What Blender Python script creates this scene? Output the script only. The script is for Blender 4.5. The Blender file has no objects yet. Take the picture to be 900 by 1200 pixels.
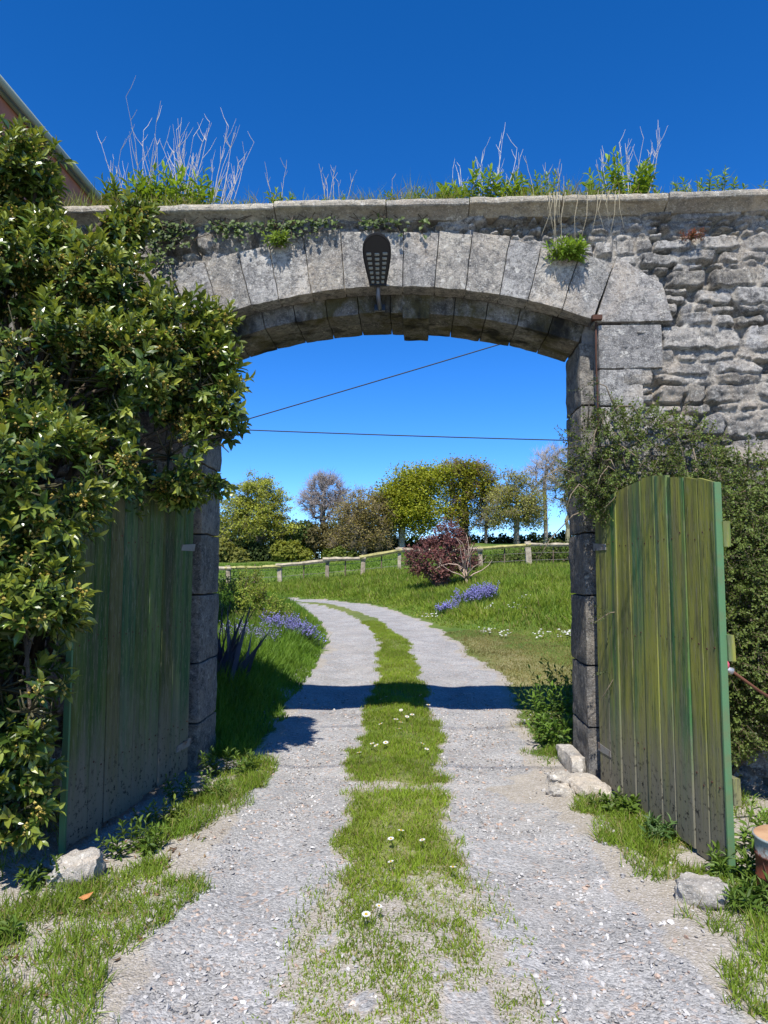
import bpy, math
import numpy as np
from mathutils import Vector, Matrix
S = bpy.context.scene
COL = S.collection
PI = math.pi
rng = np.random.RandomState(7)

# ------------------------------------------------------------------ helpers
def h3(ix, iy, iz, seed):
    n = (ix.astype(np.int64) * 374761393 + iy.astype(np.int64) * 668265263 + iz.astype(np.int64) * 2147483647 + seed * 1274126177) & 0xffffffff
    n = ((n ^ (n >> 13)) * 1274126177) & 0xffffffff
    n = ((n ^ (n >> 16)) * 2246822519) & 0xffffffff
    return ((n ^ (n >> 15)) & 0xffffff) / float(0xffffff)

def vnoise(P, scale=1.0, seed=0):
    P = np.asarray(P, float) * scale
    if P.shape[1] == 2: P = np.column_stack([P, np.zeros(len(P))])
    I = np.floor(P).astype(np.int64); f = P - I; f = f * f * (3 - 2 * f)
    out = 0
    for dx in (0, 1):
        wx = f[:, 0] if dx else 1 - f[:, 0]
        for dy in (0, 1):
            wy = f[:, 1] if dy else 1 - f[:, 1]
            for dz in (0, 1):
                wz = f[:, 2] if dz else 1 - f[:, 2]
                out = out + wx * wy * wz * h3(I[:, 0] + dx, I[:, 1] + dy, I[:, 2] + dz, seed)
    return out            # 0..1

def fbm(P, scale=1.0, seed=0, oct=3):
    a = 0; amp = 1; tot = 0
    for k in range(oct):
        a = a + amp * vnoise(P, scale * 2 ** k, seed + k * 17); tot += amp; amp *= .5
    return a / tot

def sm(x, a, b):
    t = np.clip((np.asarray(x, float) - a) / (b - a), 0, 1); return t * t * (3 - 2 * t)

def unit(v):
    v = np.asarray(v, float); return v / np.maximum(np.linalg.norm(v, axis=-1, keepdims=True), 1e-9)

def frames(d, roll=None, ref=(0, 0, 1)):
    """columns: side, normal, direction (local x, y, z)"""
    d = unit(d); n = len(d)
    ref = np.tile(np.asarray(ref, float), (n, 1))
    bad = np.abs((d * ref).sum(1)) > .97
    ref[bad] = (1, 0, 0)
    x = unit(np.cross(d, ref)); y = np.cross(d, x)
    if roll is not None:
        c = np.cos(roll)[:, None]; s = np.sin(roll)[:, None]
        x, y = x * c + y * s, y * c - x * s
    return np.stack([x, y, d], axis=2)

class Geo:
    def __init__(self): self.V = []; self.F = []; self.C = []; self.n = 0
    def add(self, V, F, col=(1, 1, 1), mi=0):
        V = np.asarray(V, float).reshape(-1, 3)
        c = np.asarray(col, float)
        if c.ndim == 1: c = np.tile(c, (len(V), 1))
        self.V.append(V); self.C.append(c)
        Fs = F if isinstance(F, list) else [F]
        for f in Fs:
            f = np.asarray(f, int)
            if len(f): self.F.append((f + self.n, mi))
        self.n += len(V); return self
    def inst(self, BV, BF, R, T, scale=None, col=None, mi=0):
        """many copies of one small shape inside one mesh"""
        BV = np.asarray(BV, float); k = len(BV); n = len(T)
        if n == 0: return self
        s = np.ones((n, 3)) if scale is None else np.asarray(scale, float)
        if s.ndim == 1: s = np.tile(s[:, None], (1, 3))
        P = np.einsum('nij,nkj->nki', R, BV[None] * s[:, None, :]) + np.asarray(T)[:, None, :]
        off = (np.arange(n) * k)[:, None, None]
        Fs = [(np.asarray(f)[None] + off).reshape(-1, np.asarray(f).shape[1]) for f in (BF if isinstance(BF, list) else [BF])]
        c = np.ones((n, 3)) if col is None else np.asarray(col, float)
        self.add(P.reshape(-1, 3), Fs, np.repeat(c, k, axis=0), mi); return self
    def tubes(self, p0, p1, r0, r1, sides=5, col=(1, 1, 1), mi=0):
        p0 = np.asarray(p0, float).reshape(-1, 3); p1 = np.asarray(p1, float).reshape(-1, 3); n = len(p0)
        if n == 0: return self
        r0 = np.broadcast_to(np.asarray(r0, float), (n,)); r1 = np.broadcast_to(np.asarray(r1, float), (n,))
        R = frames(p1 - p0); a = np.arange(sides) * 2 * PI / sides
        ring = R[:, :, 0][:, None] * np.cos(a)[None, :, None] + R[:, :, 1][:, None] * np.sin(a)[None, :, None]
        A = p0[:, None] + ring * r0[:, None, None]; B = p1[:, None] + ring * r1[:, None, None]
        P = np.concatenate([A, B], 1).reshape(-1, 3)
        i = np.arange(sides); j = (i + 1) % sides
        f = np.stack([i, j, j + sides, i + sides], 1)
        F = (f[None] + (np.arange(n) * 2 * sides)[:, None, None]).reshape(-1, 4)
        c = np.asarray(col, float)
        if c.ndim == 2: c = np.repeat(c, 2 * sides, axis=0)
        self.add(P, F, c, mi); return self
    def path(self, pts, r, sides=8, col=(1, 1, 1), mi=0, cap=True):
        """one continuous tapering tube"""
        pts = np.asarray(pts, float); n = len(pts); r = np.broadcast_to(np.asarray(r, float), (n,))
        t = np.gradient(pts, axis=0); R = frames(t)
        for k in range(1, n):      # keep the frame from spinning
            x = R[k - 1, :, 0] - R[k, :, 2] * (R[k - 1, :, 0] @ R[k, :, 2]); x = unit(x)
            R[k, :, 0] = x; R[k, :, 1] = np.cross(R[k, :, 2], x)
        a = np.arange(sides) * 2 * PI / sides
        P = pts[:, None] + (R[:, :, 0][:, None] * np.cos(a)[None, :, None] + R[:, :, 1][:, None] * np.sin(a)[None, :, None]) * r[:, None, None]
        i = np.arange(sides); j = (i + 1) % sides
        F = np.concatenate([np.stack([i, j, j + sides, i + sides], 1) + k * sides for k in range(n - 1)])
        Fs = [F]
        if cap: Fs.append(np.stack([i[::-1], ], 0)); Fs.append((i + (n - 1) * sides)[None])
        self.add(P.reshape(-1, 3), Fs, col, mi); return self
    def lathe(self, prof, c, sides=24, col=(1, 1, 1), mi=0):
        prof = np.asarray(prof, float); n = len(prof); a = np.arange(sides) * 2 * PI / sides
        P = np.stack([prof[:, 0][:, None] * np.cos(a), prof[:, 0][:, None] * np.sin(a), np.repeat(prof[:, 1][:, None], sides, 1)], 2) + np.asarray(c)
        i = np.arange(sides); j = (i + 1) % sides
        F = np.concatenate([np.stack([i, j, j + sides, i + sides], 1) + k * sides for k in range(n - 1)])
        self.add(P.reshape(-1, 3), [F, ((i + (n - 1) * sides)[None])], col, mi); return self
    def mesh(self, name, mats, smooth=False):
        V = np.concatenate(self.V); C = np.concatenate(self.C)
        me = bpy.data.meshes.new(name)
        me.vertices.add(len(V)); me.vertices.foreach_set('co', V.astype(np.float32).ravel())
        loops = np.concatenate([f.ravel() for f, _ in self.F])
        tot = np.concatenate([np.full(len(f), f.shape[1]) for f, _ in self.F])
        mi = np.concatenate([np.full(len(f), m) for f, m in self.F])
        st = np.concatenate([[0], np.cumsum(tot)[:-1]])
        me.loops.add(len(loops)); me.loops.foreach_set('vertex_index', loops.astype(np.int32))
        me.polygons.add(len(tot)); me.polygons.foreach_set('loop_start', st.astype(np.int32))
        me.polygons.foreach_set('loop_total', tot.astype(np.int32))
        for m in mats: me.materials.append(m)
        me.polygons.foreach_set('material_index', mi.astype(np.int32))
        me.polygons.foreach_set('use_smooth', np.full(len(tot), bool(smooth)))
        at = me.attributes.new('col', 'FLOAT_COLOR', 'POINT')
        at.data.foreach_set('color', np.column_stack([C, np.ones(len(C))]).astype(np.float32).ravel())
        me.update(calc_edges=True); me.validate()
        return me
    def obj(self, name, mats, parent=None, smooth=False):
        if not isinstance(mats, (list, tuple)): mats = [mats]
        o = bpy.data.objects.new(name, self.mesh(name, mats, smooth)); COL.objects.link(o)
        if parent is not None: adopt(o, parent)
        return o

def adopt(o, parent):
    o.parent = parent
    o.matrix_parent_inverse = WM[parent.name].inverted()
    WM[o.name] = Matrix()
WM = {}
def tag(o, label, cat, group=None, kind=None):
    if label: o['label'] = label
    if cat: o['category'] = cat
    if group: o['group'] = group
    if kind: o['kind'] = kind
    WM.setdefault(o.name, Matrix()); return o
def thing(name, loc, label, cat, group=None):
    o = bpy.data.objects.new(name, None); o.location = loc; o.empty_display_size = .2; COL.objects.link(o)
    WM[o.name] = Matrix.Translation(loc); return tag(o, label, cat, group)

# ------------------------------------------------------------------ materials
class NT:
    def __init__(self, name):
        m = bpy.data.materials.new(name); m.use_nodes = True; self.m = m; self.t = m.node_tree
        self.b = self.t.nodes['Principled BSDF']; self.out = self.t.nodes['Material Output']
        self.b.inputs['Specular IOR Level'].default_value = .3
        self._tc = None
    def n(self, typ, **kw):
        nd = self.t.nodes.new(typ)
        for k, v in kw.items(): setattr(nd, k, v)
        return nd
    def l(self, a, b): self.t.links.new(a, b)
    def put(self, sock, v):
        if isinstance(v, (int, float)): sock.default_value = v
        elif isinstance(v, (tuple, list)): sock.default_value = tuple(v) + ((1,) if len(v) == 3 and len(sock.default_value) == 4 else ())
        else: self.l(v, sock)
    def co(self, sx=1, sy=1, sz=1):
        if self._tc is None: self._tc = self.n('ShaderNodeTexCoord').outputs['Object']
        if (sx, sy, sz) == (1, 1, 1): return self._tc
        mp = self.n('ShaderNodeMapping'); mp.inputs['Scale'].default_value = (sx, sy, sz); self.l(self._tc, mp.inputs['Vector']); return mp.outputs[0]
    def noise(self, scale, det=3, rough=.55, vec=None, dist=0):
        nd = self.n('ShaderNodeTexNoise'); nd.inputs['Scale'].default_value = scale; nd.inputs['Detail'].default_value = det
        nd.inputs['Roughness'].default_value = rough; nd.inputs['Distortion'].default_value = dist
        self.l(vec if vec is not None else self.co(), nd.inputs['Vector']); return nd.outputs['Fac']
    def vor(self, scale, out='Distance', vec=None, feature='F1'):
        nd = self.n('ShaderNodeTexVoronoi', feature=feature); nd.inputs['Scale'].default_value = scale
        self.l(vec if vec is not None else self.co(), nd.inputs['Vector']); return nd.outputs[out]
    def ramp(self, v, *stops):
        nd = self.n('ShaderNodeValToRGB'); e = nd.color_ramp.elements
        while len(e) < len(stops): e.new(.5)
        for q, (p, c) in zip(e, stops):
            q.position = p; q.color = (c, c, c, 1) if isinstance(c, (int, float)) else tuple(c) + (1,)
        self.put(nd.inputs[0], v); return nd.outputs[0]
    def mix(self, f, a, b, mode='MIX'):
        nd = self.n('ShaderNodeMix', data_type='RGBA', blend_type=mode)
        self.put(nd.inputs[0], f); self.put(nd.inputs[6], a); self.put(nd.inputs[7], b); return nd.outputs[2]
    def math(self, op, a, b=0., clamp=False):
        nd = self.n('ShaderNodeMath', operation=op, use_clamp=clamp); self.put(nd.inputs[0], a); self.put(nd.inputs[1], b); return nd.outputs[0]
    def attr(self, name, out='Color'):
        nd = self.n('ShaderNodeAttribute', attribute_name=name); return nd.outputs[out]
    def sep(self, v):
        nd = self.n('ShaderNodeSeparateXYZ'); self.put(nd.inputs[0], v); return nd.outputs
    def bump(self, h, strength=.5, dist=.01, prev=None):
        nd = self.n('ShaderNodeBump'); nd.inputs['Strength'].default_value = strength; nd.inputs['Distance'].default_value = dist
        self.l(h, nd.inputs['Height'])
        if prev is not None: self.l(prev, nd.inputs['Normal'])
        return nd.outputs[0]
    def done(self, col=None, rough=None, normal=None, spec=None, metal=None):
        if col is not None: self.put(self.b.inputs['Base Color'], col)
        if rough is not None: self.put(self.b.inputs['Roughness'], rough)
        if normal is not None: self.l(normal, self.b.inputs['Normal'])
        if spec is not None: self.b.inputs['Specular IOR Level'].default_value = spec
        if metal is not None: self.put(self.b.inputs['Metallic'], metal)
        return self.m

def leaf_mat(name, rough=.5, spec=.35, trans=.3, nscale=3., tint=(1.25, 1.2, .6)):
    q = NT(name); a = q.attr('col')
    v = q.noise(nscale, 2)
    c = q.mix(1., a, q.ramp(v, (.3, .78), (.7, 1.2)), 'MULTIPLY')
    q.done(c, rough, spec=spec)
    tr = q.n('ShaderNodeBsdfTranslucent'); q.l(q.mix(1., c, tint, 'MULTIPLY'), tr.inputs[0])
    ms = q.n('ShaderNodeMixShader'); ms.inputs[0].default_value = trans
    q.l(q.b.outputs[0], ms.inputs[1]); q.l(tr.outputs[0], ms.inputs[2]); q.l(ms.outputs[0], q.out.inputs[0])
    return q.m

def col_mat(name, rough=.85, bumps=None, spec=.2, var=.25, vs=6.):
    q = NT(name); v = q.noise(vs, 4)
    c = q.mix(1., q.attr('col'), q.ramp(v, (.25, 1 - var), (.75, 1 + var)), 'MULTIPLY')
    nm = None
    if bumps: nm = q.bump(q.noise(bumps[0], 5, .65), bumps[1], bumps[2])
    return q.done(c, rough, nm, spec)

def stone_mat(name, dark=1., moss=0., lich=1.):
    q = NT(name)
    base = q.mix(1., q.attr('col'), q.ramp(q.noise(2.3, 5, .6), (.3, (.72, .70, .68)), (.7, (1.22, 1.17, 1.08))), 'MULTIPLY')
    big = q.noise(1.1, 5, .65)
    base = q.mix(q.ramp(big, (.46, 0), (.66, .55 * lich)), base, (.085, .085, .09))
    md = q.noise(15, 5, .75)
    base = q.mix(q.ramp(md, (.47, 0), (.60, .70 * lich)), base, (.075, .073, .072))
    base = q.mix(q.ramp(q.noise(19, 4, .7, dist=.4), (.57, 0), (.66, .6)), base, (.60, .57, .50))               # black lichen fields
    base = q.mix(q.ramp(q.noise(1.9, 5, .7, dist=.5), (.50, 0), (.68, .6)), base, (.44, .365, .275))                       # warm weathered patches
    base = q.mix(q.ramp(q.noise(1, 4, .65, q.co(5, 5, .8)), (.55, 0), (.72, .5 * lich)), base, (.10, .098, .095))    # rain streaks
    spk = q.noise(27, 5, .75)
    base = q.mix(q.math('MULTIPLY', q.ramp(spk, (.52, 0), (.60, 1)), .62 * lich), base, (.07, .068, .066))
    sp2 = q.noise(95, 2, .6)
    base = q.mix(q.math('MULTIPLY', q.ramp(sp2, (.56, 0), (.64, 1)), .34), base, (.62, .60, .55))
    wl = q.vor(9, vec=q.co()); wn = q.noise(7, 3)
    base = q.mix(q.math('MULTIPLY', q.ramp(wl, (.12, 1), (.2, 0)), q.ramp(wn, (.58, 0), (.64, .55))), base, (.6, .58, .52))
    if moss:
        mz = q.noise(3.4, 4, .7, dist=.6)
        base = q.mix(q.ramp(mz, (.42, 0), (.62, moss)), base, (.10, .085, .03))
        base = q.mix(q.ramp(q.noise(4.1, 3, .6, q.co(1, 1, .5)), (.52, 0), (.66, .9)), base, (.018, .018, .018))
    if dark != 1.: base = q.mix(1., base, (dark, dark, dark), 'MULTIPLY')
    nm = q.bump(q.noise(22, 8, .78), .9, .03)
    nm = q.bump(q.vor(120), .35, .006, nm)
    return q.done(base, .92, nm, .15)

MAT = {}
MAT['rubble'] = stone_mat('rubble_stone')
MAT['dressed'] = stone_mat('dressed_stone', dark=1.16)
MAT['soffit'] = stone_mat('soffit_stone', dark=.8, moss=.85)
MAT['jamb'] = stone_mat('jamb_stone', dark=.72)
MAT['coping'] = stone_mat('coping_stone', dark=1.22, lich=.55)
MAT['rock'] = stone_mat('rock', dark=1.5, lich=.35)
MAT['laurel'] = leaf_mat('laurel_leaf', .30, .55, .24)
MAT['soft'] = leaf_mat('soft_leaf', .5, .3, .38)
MAT['grass'] = leaf_mat('grass_blade', .55, .25, .4, 1.1)
MAT['tree'] = leaf_mat('tree_leaf', .6, .2, .46, .6)
MAT['maroon'] = leaf_mat('maroon_leaf', .5, .3, .25, 2., (1.3, .8, .7))
MAT['petal'] = leaf_mat('petal', .6, .2, .35, 2., (1, 1, 1))
MAT['bark'] = col_mat('bark', .9, (30, .8, .03))
MAT['twig'] = col_mat('dry_twig', .8)
MAT['plain'] = col_mat('painted', .5, None, .4, .08)
MAT['pebble'] = col_mat('pebble', .85, (60, .5, .006))
MAT['old_wood'] = col_mat('weathered_wood', .9, (22, .9, .03), .15, .45, 5.)

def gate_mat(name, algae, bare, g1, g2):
    q = NT(name); z = q.sep(q.co())[2]
    st = q.noise(1, 5, .6, q.co(26, 26, .9)); st2 = q.noise(1, 4, .6, q.co(11, 11, .55)); pl = q.attr('col')
    c = q.mix(q.ramp(st, (.3, 0), (.7, 1)), g1, g2)
    c = q.mix(1., c, pl, 'MULTIPLY')
    c = q.mix(q.ramp(q.math('ADD', st2, q.math('MULTIPLY', q.noise(2.2, 3), .35)), (.52, 0), (.74, algae)), c, (.25, .245, .05))   # algae streaks
    c = q.mix(q.ramp(q.noise(1, 5, .65, q.co(17, 17, 1.4)), (.50, 0), (.62, bare)), c, (.10, .085, .06))
    fl = q.noise(1, 6, .75, q.co(70, 70, 9))
    c = q.mix(q.ramp(fl, (.54, 0), (.60, bare)), c, (.19, .18, .13))                                                              # flaked paint
    c = q.mix(q.ramp(q.noise(1, 6, .8, q.co(45, 45, 5)), (.54, 0), (.64, .7)), c, (.018, .03, .016))                       # bare brown wood
    low = q.math('ADD', z, q.math('MULTIPLY', q.math('SUBTRACT', q.noise(1, 4, .6, q.co(14, 14, 1.8)), .5), 1.1))
    c = q.mix(q.ramp(q.math('MULTIPLY', low, .5), (.08, .9), (.42, 0)), c, (.18, .162, .125))                                   # paint gone near the ground
    sp = q.math('MULTIPLY', q.ramp(q.noise(30, 4, .7), (.56, 0), (.64, 1)), q.ramp(q.math('MULTIPLY', z, .5), (.10, 1), (.30, 0)))
    c = q.mix(sp, c, (.022, .02, .018))
    nm = q.bump(q.noise(1, 5, .6, q.co(60, 60, 2.5)), .55, .006)
    nm = q.bump(fl, .5, .003, nm)
    return q.done(c, .88, nm, .12)
MAT['gate'] = gate_mat('worn_green_paint', .92, .5, (.036, .080, .034), (.095, .175, .065)); MAT['gate_shaded'] = gate_mat('shaded_green_paint', .22, .45, (.028, .050, .024), (.060, .098, .044))  # left leaf copy: less algae, greens also darkened to paint in its shade

def ground_mat():
    q = NT('ground'); a = q.sep(q.attr('col'))          # x gravel, y grass, z dryness
    v1 = q.vor(55, 'Color'); d1 = q.vor(55); v2 = q.vor(120, 'Color'); d2 = q.vor(120)
    g = q.mix(q.sep(v1)[0], (.165, .163, .162), (.47, .46, .445))
    g = q.mix(q.ramp(q.sep(v1)[1], (.8, 0), (.86, 1)), g, (.40, .31, .25))
    g2 = q.mix(q.sep(v2)[0], (.20, .197, .192), (.44, .43, .41))
    g = q.mix(q.ramp(q.noise(8, 3), (.35, 0), (.6, 1)), g, g2)
    g = q.mix(q.ramp(q.noise(1.3, 4, .6), (.50, 0), (.74, .45)), g, (.35, .32, .28))       # sandy worn patches
    g = q.mix(1., g, q.ramp(q.noise(2.1, 3), (.3, .82), (.7, 1.12)), 'MULTIPLY')
    dirt = q.mix(q.noise(5, 5, .65), (.22, .19, .15), (.42, .385, .33))
    dirt = q.mix(q.ramp(q.sep(v2)[1], (.7, 0), (.8, .6)), dirt, (.46, .43, .40))
    gr = q.mix(q.ramp(q.noise(3.1, 5, .7), (.3, 0), (.7, 1)), (.045, .085, .014), (.105, .17, .028))
    gr = q.mix(q.ramp(q.noise(.23, 3, .6), (.4, 0), (.62, .55)), gr, (.17, .19, .045))
    dry = q.mix(q.ramp(q.noise(34, 5, .8), (.36, 0), (.62, 1)), (.075, .095, .02), (.34, .28, .15))
    gr = q.mix(q.math('MULTIPLY', a[2], q.ramp(q.noise(2.4, 4, .7), (.3, .45), (.65, 1))), gr, dry)
    nz = q.math('MULTIPLY', q.math('SUBTRACT', q.noise(9, 4, .7), .5), .7)
    fg = q.ramp(q.math('ADD', a[0], nz), (.40, 0), (.60, 1))
    nz2 = q.math('MULTIPLY', q.math('SUBTRACT', q.noise(28, 4, .75), .5), 1.3)
    fs = q.ramp(q.math('ADD', q.math('ADD', a[1], nz), nz2), (.40, 0), (.66, 1))
    c = q.mix(fg, dirt, g); c = q.mix(fs, c, gr)
    hgt = q.mix(fs, q.math('ADD', q.math('MULTIPLY', q.ramp(d1, (0, 1), (.7, 0)), .8), q.math('MULTIPLY', q.ramp(d2, (0, 1), (.7, 0)), .5)), q.noise(40, 4, .7))
    nm = q.bump(hgt, .6, .014)
    nm = q.bump(q.noise(6, 4), .4, .03, nm)
    return q.done(c, .95, nm, .12)
MAT['ground'] = ground_mat()

def simple(name, col, rough=.6, metal=0., spec=.4, n=None, bump=None):
    q = NT(name); c = col
    if n: c = q.mix(q.ramp(q.noise(n[0], 5, .65), (n[2], 0), (n[3], 1)), col, n[1])
    nm = q.bump(q.noise(bump[0], 4), bump[1], bump[2]) if bump else None
    return q.done(c, rough, nm, spec, metal)
MAT['black'] = simple('black_plastic', (.012, .012, .014), .35)
MAT['lens'] = simple('lamp_lens', (.24, .23, .18), .3)
MAT['steel'] = simple('grey_metal', (.14, .14, .15), .5, .4)
MAT['iron'] = simple('old_iron', (.20, .195, .18), .75, 0, .3, (14, (.12, .06, .03), .5, .7), (40, .4, .004))
MAT['rust'] = simple('rust', (.075, .036, .026), .85, 0, .2, (18, (.07, .035, .022), .4, .65), (50, .5, .004))
MAT['pink_wall'] = simple('pink_render', (.42, .17, .13), .9, 0, .2, (5, (.30, .13, .10), .4, .7), (60, .3, .004))
MAT['fascia'] = simple('pale_fascia', (.27, .31, .26), .6)
MAT['slate'] = simple('slate_roof', (.09, .09, .10), .7, 0, .3, (6, (.14, .13, .12), .4, .6), (12, .5, .02))
MAT['cable'] = simple('black_cable', (.015, .015, .017), .6)
MAT['green_edge'] = simple('bright_green_paint', (.085, .18, .085), .8, 0, .15, (9, (.12, .15, .07), .45, .75))
MAT['core'] = simple('wall_core', (.16, .15, .14), .95, 0, .1, (4, (.28, .26, .23), .35, .65), (14, .9, .05))
# ------------------------------------------------------------------ terrain
CLP = np.array([(.3, -12), (.25, -6), (.22, -3), (.17, -1.44), (.11, 0), (.06, 2), (.03, 4), (-.08, 6.5), (-.25, 8.6), (-.55, 10.5), (-1.2, 13.6), (-1.95, 16), (-3.0, 17.9), (-4.6, 19.3), (-7, 20.2), (-12, 20.8), (-40, 21)], float)
def resample(P, m=6):
    out = []
    for i in range(len(P) - 1):
        p0 = P[max(i - 1, 0)]; p1 = P[i]; p2 = P[i + 1]; p3 = P[min(i + 2, len(P) - 1)]
        for t in np.arange(m) / m:
            out.append(.5 * ((2 * p1) + (p2 - p0) * t + (2 * p0 - 5 * p1 + 4 * p2 - p3) * t * t + (-p0 + 3 * p1 - 3 * p2 + p3) * t ** 3))
    out.append(P[-1]); return np.array(out)
CL = resample(CLP)
def lateral(x, y):
    """signed distance to the middle of the drive, positive on its right"""
    x = np.asarray(x, float).ravel(); y = np.asarray(y, float).ravel(); out = np.empty(len(x))
    A = CL[:-1]; D = CL[1:] - A; L2 = (D ** 2).sum(1)
    for s in range(0, len(x), 20000):
        px = x[s:s + 20000, None] - A[:, 0]; py = y[s:s + 20000, None] - A[:, 1]
        t = np.clip((px * D[:, 0] + py * D[:, 1]) / L2, 0, 1)
        ex = px - t * D[:, 0]; ey = py - t * D[:, 1]; d2 = ex * ex + ey * ey
        k = d2.argmin(1); r = np.arange(len(k))
        sg = np.sign(D[k, 1] * px[r, k] - D[k, 0] * py[r, k])
        out[s:s + 20000] = np.sqrt(d2[r, k]) * np.where(sg == 0, 1, sg)
    return out

def halfw(y): return 1.13 + .22 * np.exp(-((y - 4.2) / 2.2) ** 2) + .1 * sm(y, 6, 12)
def zones(x, y, r):
    P = np.column_stack([x, y]); n1 = fbm(P, 1.7, 3, 3) - .5; n2 = fbm(P, 5., 9, 2) - .5; n3 = fbm(P, .8, 21, 3)
    a = np.abs(r); hw = halfw(y)
    w = .37 + .04 * sm(y, -1, 1) - .09 * sm(y, 2, 5) - .06 * sm(y, 6, 10)
    strip = sm(w - a + n2 * .22 + n1 * .12, -.02, .10)
    strip = strip * (1 - .6 * np.exp(-((y + .24 + n2 * .2) / .09) ** 2) * (1 if True else 0))
    near = 1 - sm(y, -2.7, -1.5)
    strip = np.maximum(strip, near * .8 * sm(.60 - a, 0, .25)) * (1 - near * (1 - .95 * sm(fbm(P, 8, 77, 3) + .14 * sm(y, -3.3, -2), .40, .54)))
    edge = a - hw - n1 * .35 - n2 * .2
    out = sm(edge, 0., .22)
    yard = 1 - sm(y, .3, .9)
    patch = sm(n3 + n2 * .35, .46, .56)
    # the grassy patches that lie in the yard
    def blob(cx, cy, rx, ry): return sm(1 - np.sqrt(((x - cx) / rx) ** 2 + ((y - cy) / ry) ** 2) + n2 * .9, 0, .25)
    yl = np.maximum.reduce([blob(-1.20, -2.15, .42, .62), blob(-1.42, -3.0, .65, .75), blob(-1.12, -.45, .24, .95), blob(-1.0, .15, .14, .5), blob(-1.65, -2.3, .3, .35), blob(-1.3, -1.2, .12, .3)])
    yr = np.maximum.reduce([blob(1.62, -.85, .30, .68), blob(1.90, -2.2, .45, .5), blob(1.78, -2.9, .35, .7), blob(1.95, -3.6, .5, .6), blob(1.55, -1.45, .26, .36)])
    far = sm(a, 1.9, 2.6) * .6
    yg = np.maximum(np.where(r < 0, yl, yr), patch * far)
    grass = np.maximum(strip, out * (1 - yard) + np.where(a > .7, yg * yard * (.55 + .45 * sm(n2, -.1, .12)), 0))
    gravel = (1 - sm(edge, -.12, .12)) * (1 - sm(strip, .0, .6) * .9) * (.70 + .3 * np.exp(-((a - .74) / .34) ** 2))
    gravel = np.where((y < .6) & (r > 0), gravel * (1 - .75 * blob(1.25, -.2, .42, .45)), gravel)
    dry = sm(r, 1.2, 1.6) * (1 - sm(r, 3.2 - .18 * y + n1, 3.9 - .18 * y + n1)) * sm(y, 2.5, 3.5) * (1 - sm(y, 8.5, 9.6))
    dry = np.maximum(dry, .35 * strip)
    dry = np.maximum(dry, yard * .6)
    return gravel, grass, dry, strip

def T0(x, y, r):
    yy = np.clip(y, -20, 25)
    z = .028 * np.clip(yy - .5, 0, 24.5)
    f = 1.55 + 1.7 * (1 - sm(yy, 8.0, 11.5))
    A = .92 * (.4 + .6 * sm(x, -7, .5)) + .12 * sm(x, 2, 6)
    u = np.clip(r - f, 0, 50)
    z = z + np.where(r > 0, A * (1 - np.exp(-(u / 3.0) ** 1.25)) * sm(yy, 3.5, 8), 0)
    v = np.clip(-r - 1.35, 0, 50)
    z = z + np.where(r < 0, .30 * (1 - np.exp(-v / .5)) * sm(yy, .8, 2.5) * (1 - sm(yy, 16, 21)), 0)
    a = np.abs(r)
    z = z + .03 * np.exp(-(a / .3) ** 2) - .02 * np.exp(-((a - .75) / .28) ** 2)
    over = np.clip(y - 25, 0, 42)
    z = z + over * (.042 + .024 * sm(x, -7, 5)) - np.clip(y - 67, 0, 600) * .012
    z = z - .02 * sm(np.abs(r), 1.1, 1.5) * (1 - sm(y, -.2, .5))
    return z
def T(x, y):
    x = np.atleast_1d(np.asarray(x, float)); y = np.atleast_1d(np.asarray(y, float))
    z = T0(x, y, lateral(x, y)); P = np.column_stack([x, y])
    return z + (fbm(P, 3., 5, 3) - .5) * .035 + (fbm(P, .5, 6, 2) - .5) * .12 * sm(y, 4, 10)
def Ts(x, y): return float(T(x, y)[0])

def axis(lo, hi, step, end_lo, end_hi, g=1.13):
    m = list(np.arange(lo, hi, step)); s = step; q = m[-1]
    while q < end_hi: s *= g; q += s; m.append(q)
    s = step; q = m[0]
    while q > end_lo: s *= g; q -= s; m.insert(0, q)
    return np.array(m)
gx = axis(-2.6, 2.9, .045, -500, 500); gy = axis(-4.5, 9, .05, -30, 900, 1.05)
X, Y = np.meshgrid(gx, gy); xs = X.ravel(); ys = Y.ravel()
r_ = lateral(xs, ys); gv, gs, dr, _ = zones(xs, ys, r_)
zs = T(xs, ys) + (vnoise(np.column_stack([xs, ys]), 14, 4) - .5) * .012
i = np.arange(len(gy) - 1)[:, None] * len(gx) + np.arange(len(gx) - 1)[None]
F = np.stack([i, i + 1, i + 1 + len(gx), i + len(gx)], 2).reshape(-1, 4)
gr_o = Geo().add(np.column_stack([xs, ys, zs]), F, np.column_stack([gv, gs * (1 - .38 * (1 - sm(ys, -2.4, -1.2)) - .25 * (1 - sm(ys, -.5, .6))), dr])).obj('ground', MAT['ground'], smooth=True)
tag(gr_o, 'gravel drive with a grass middle curving away between green banks', 'ground', kind='structure')

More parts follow.
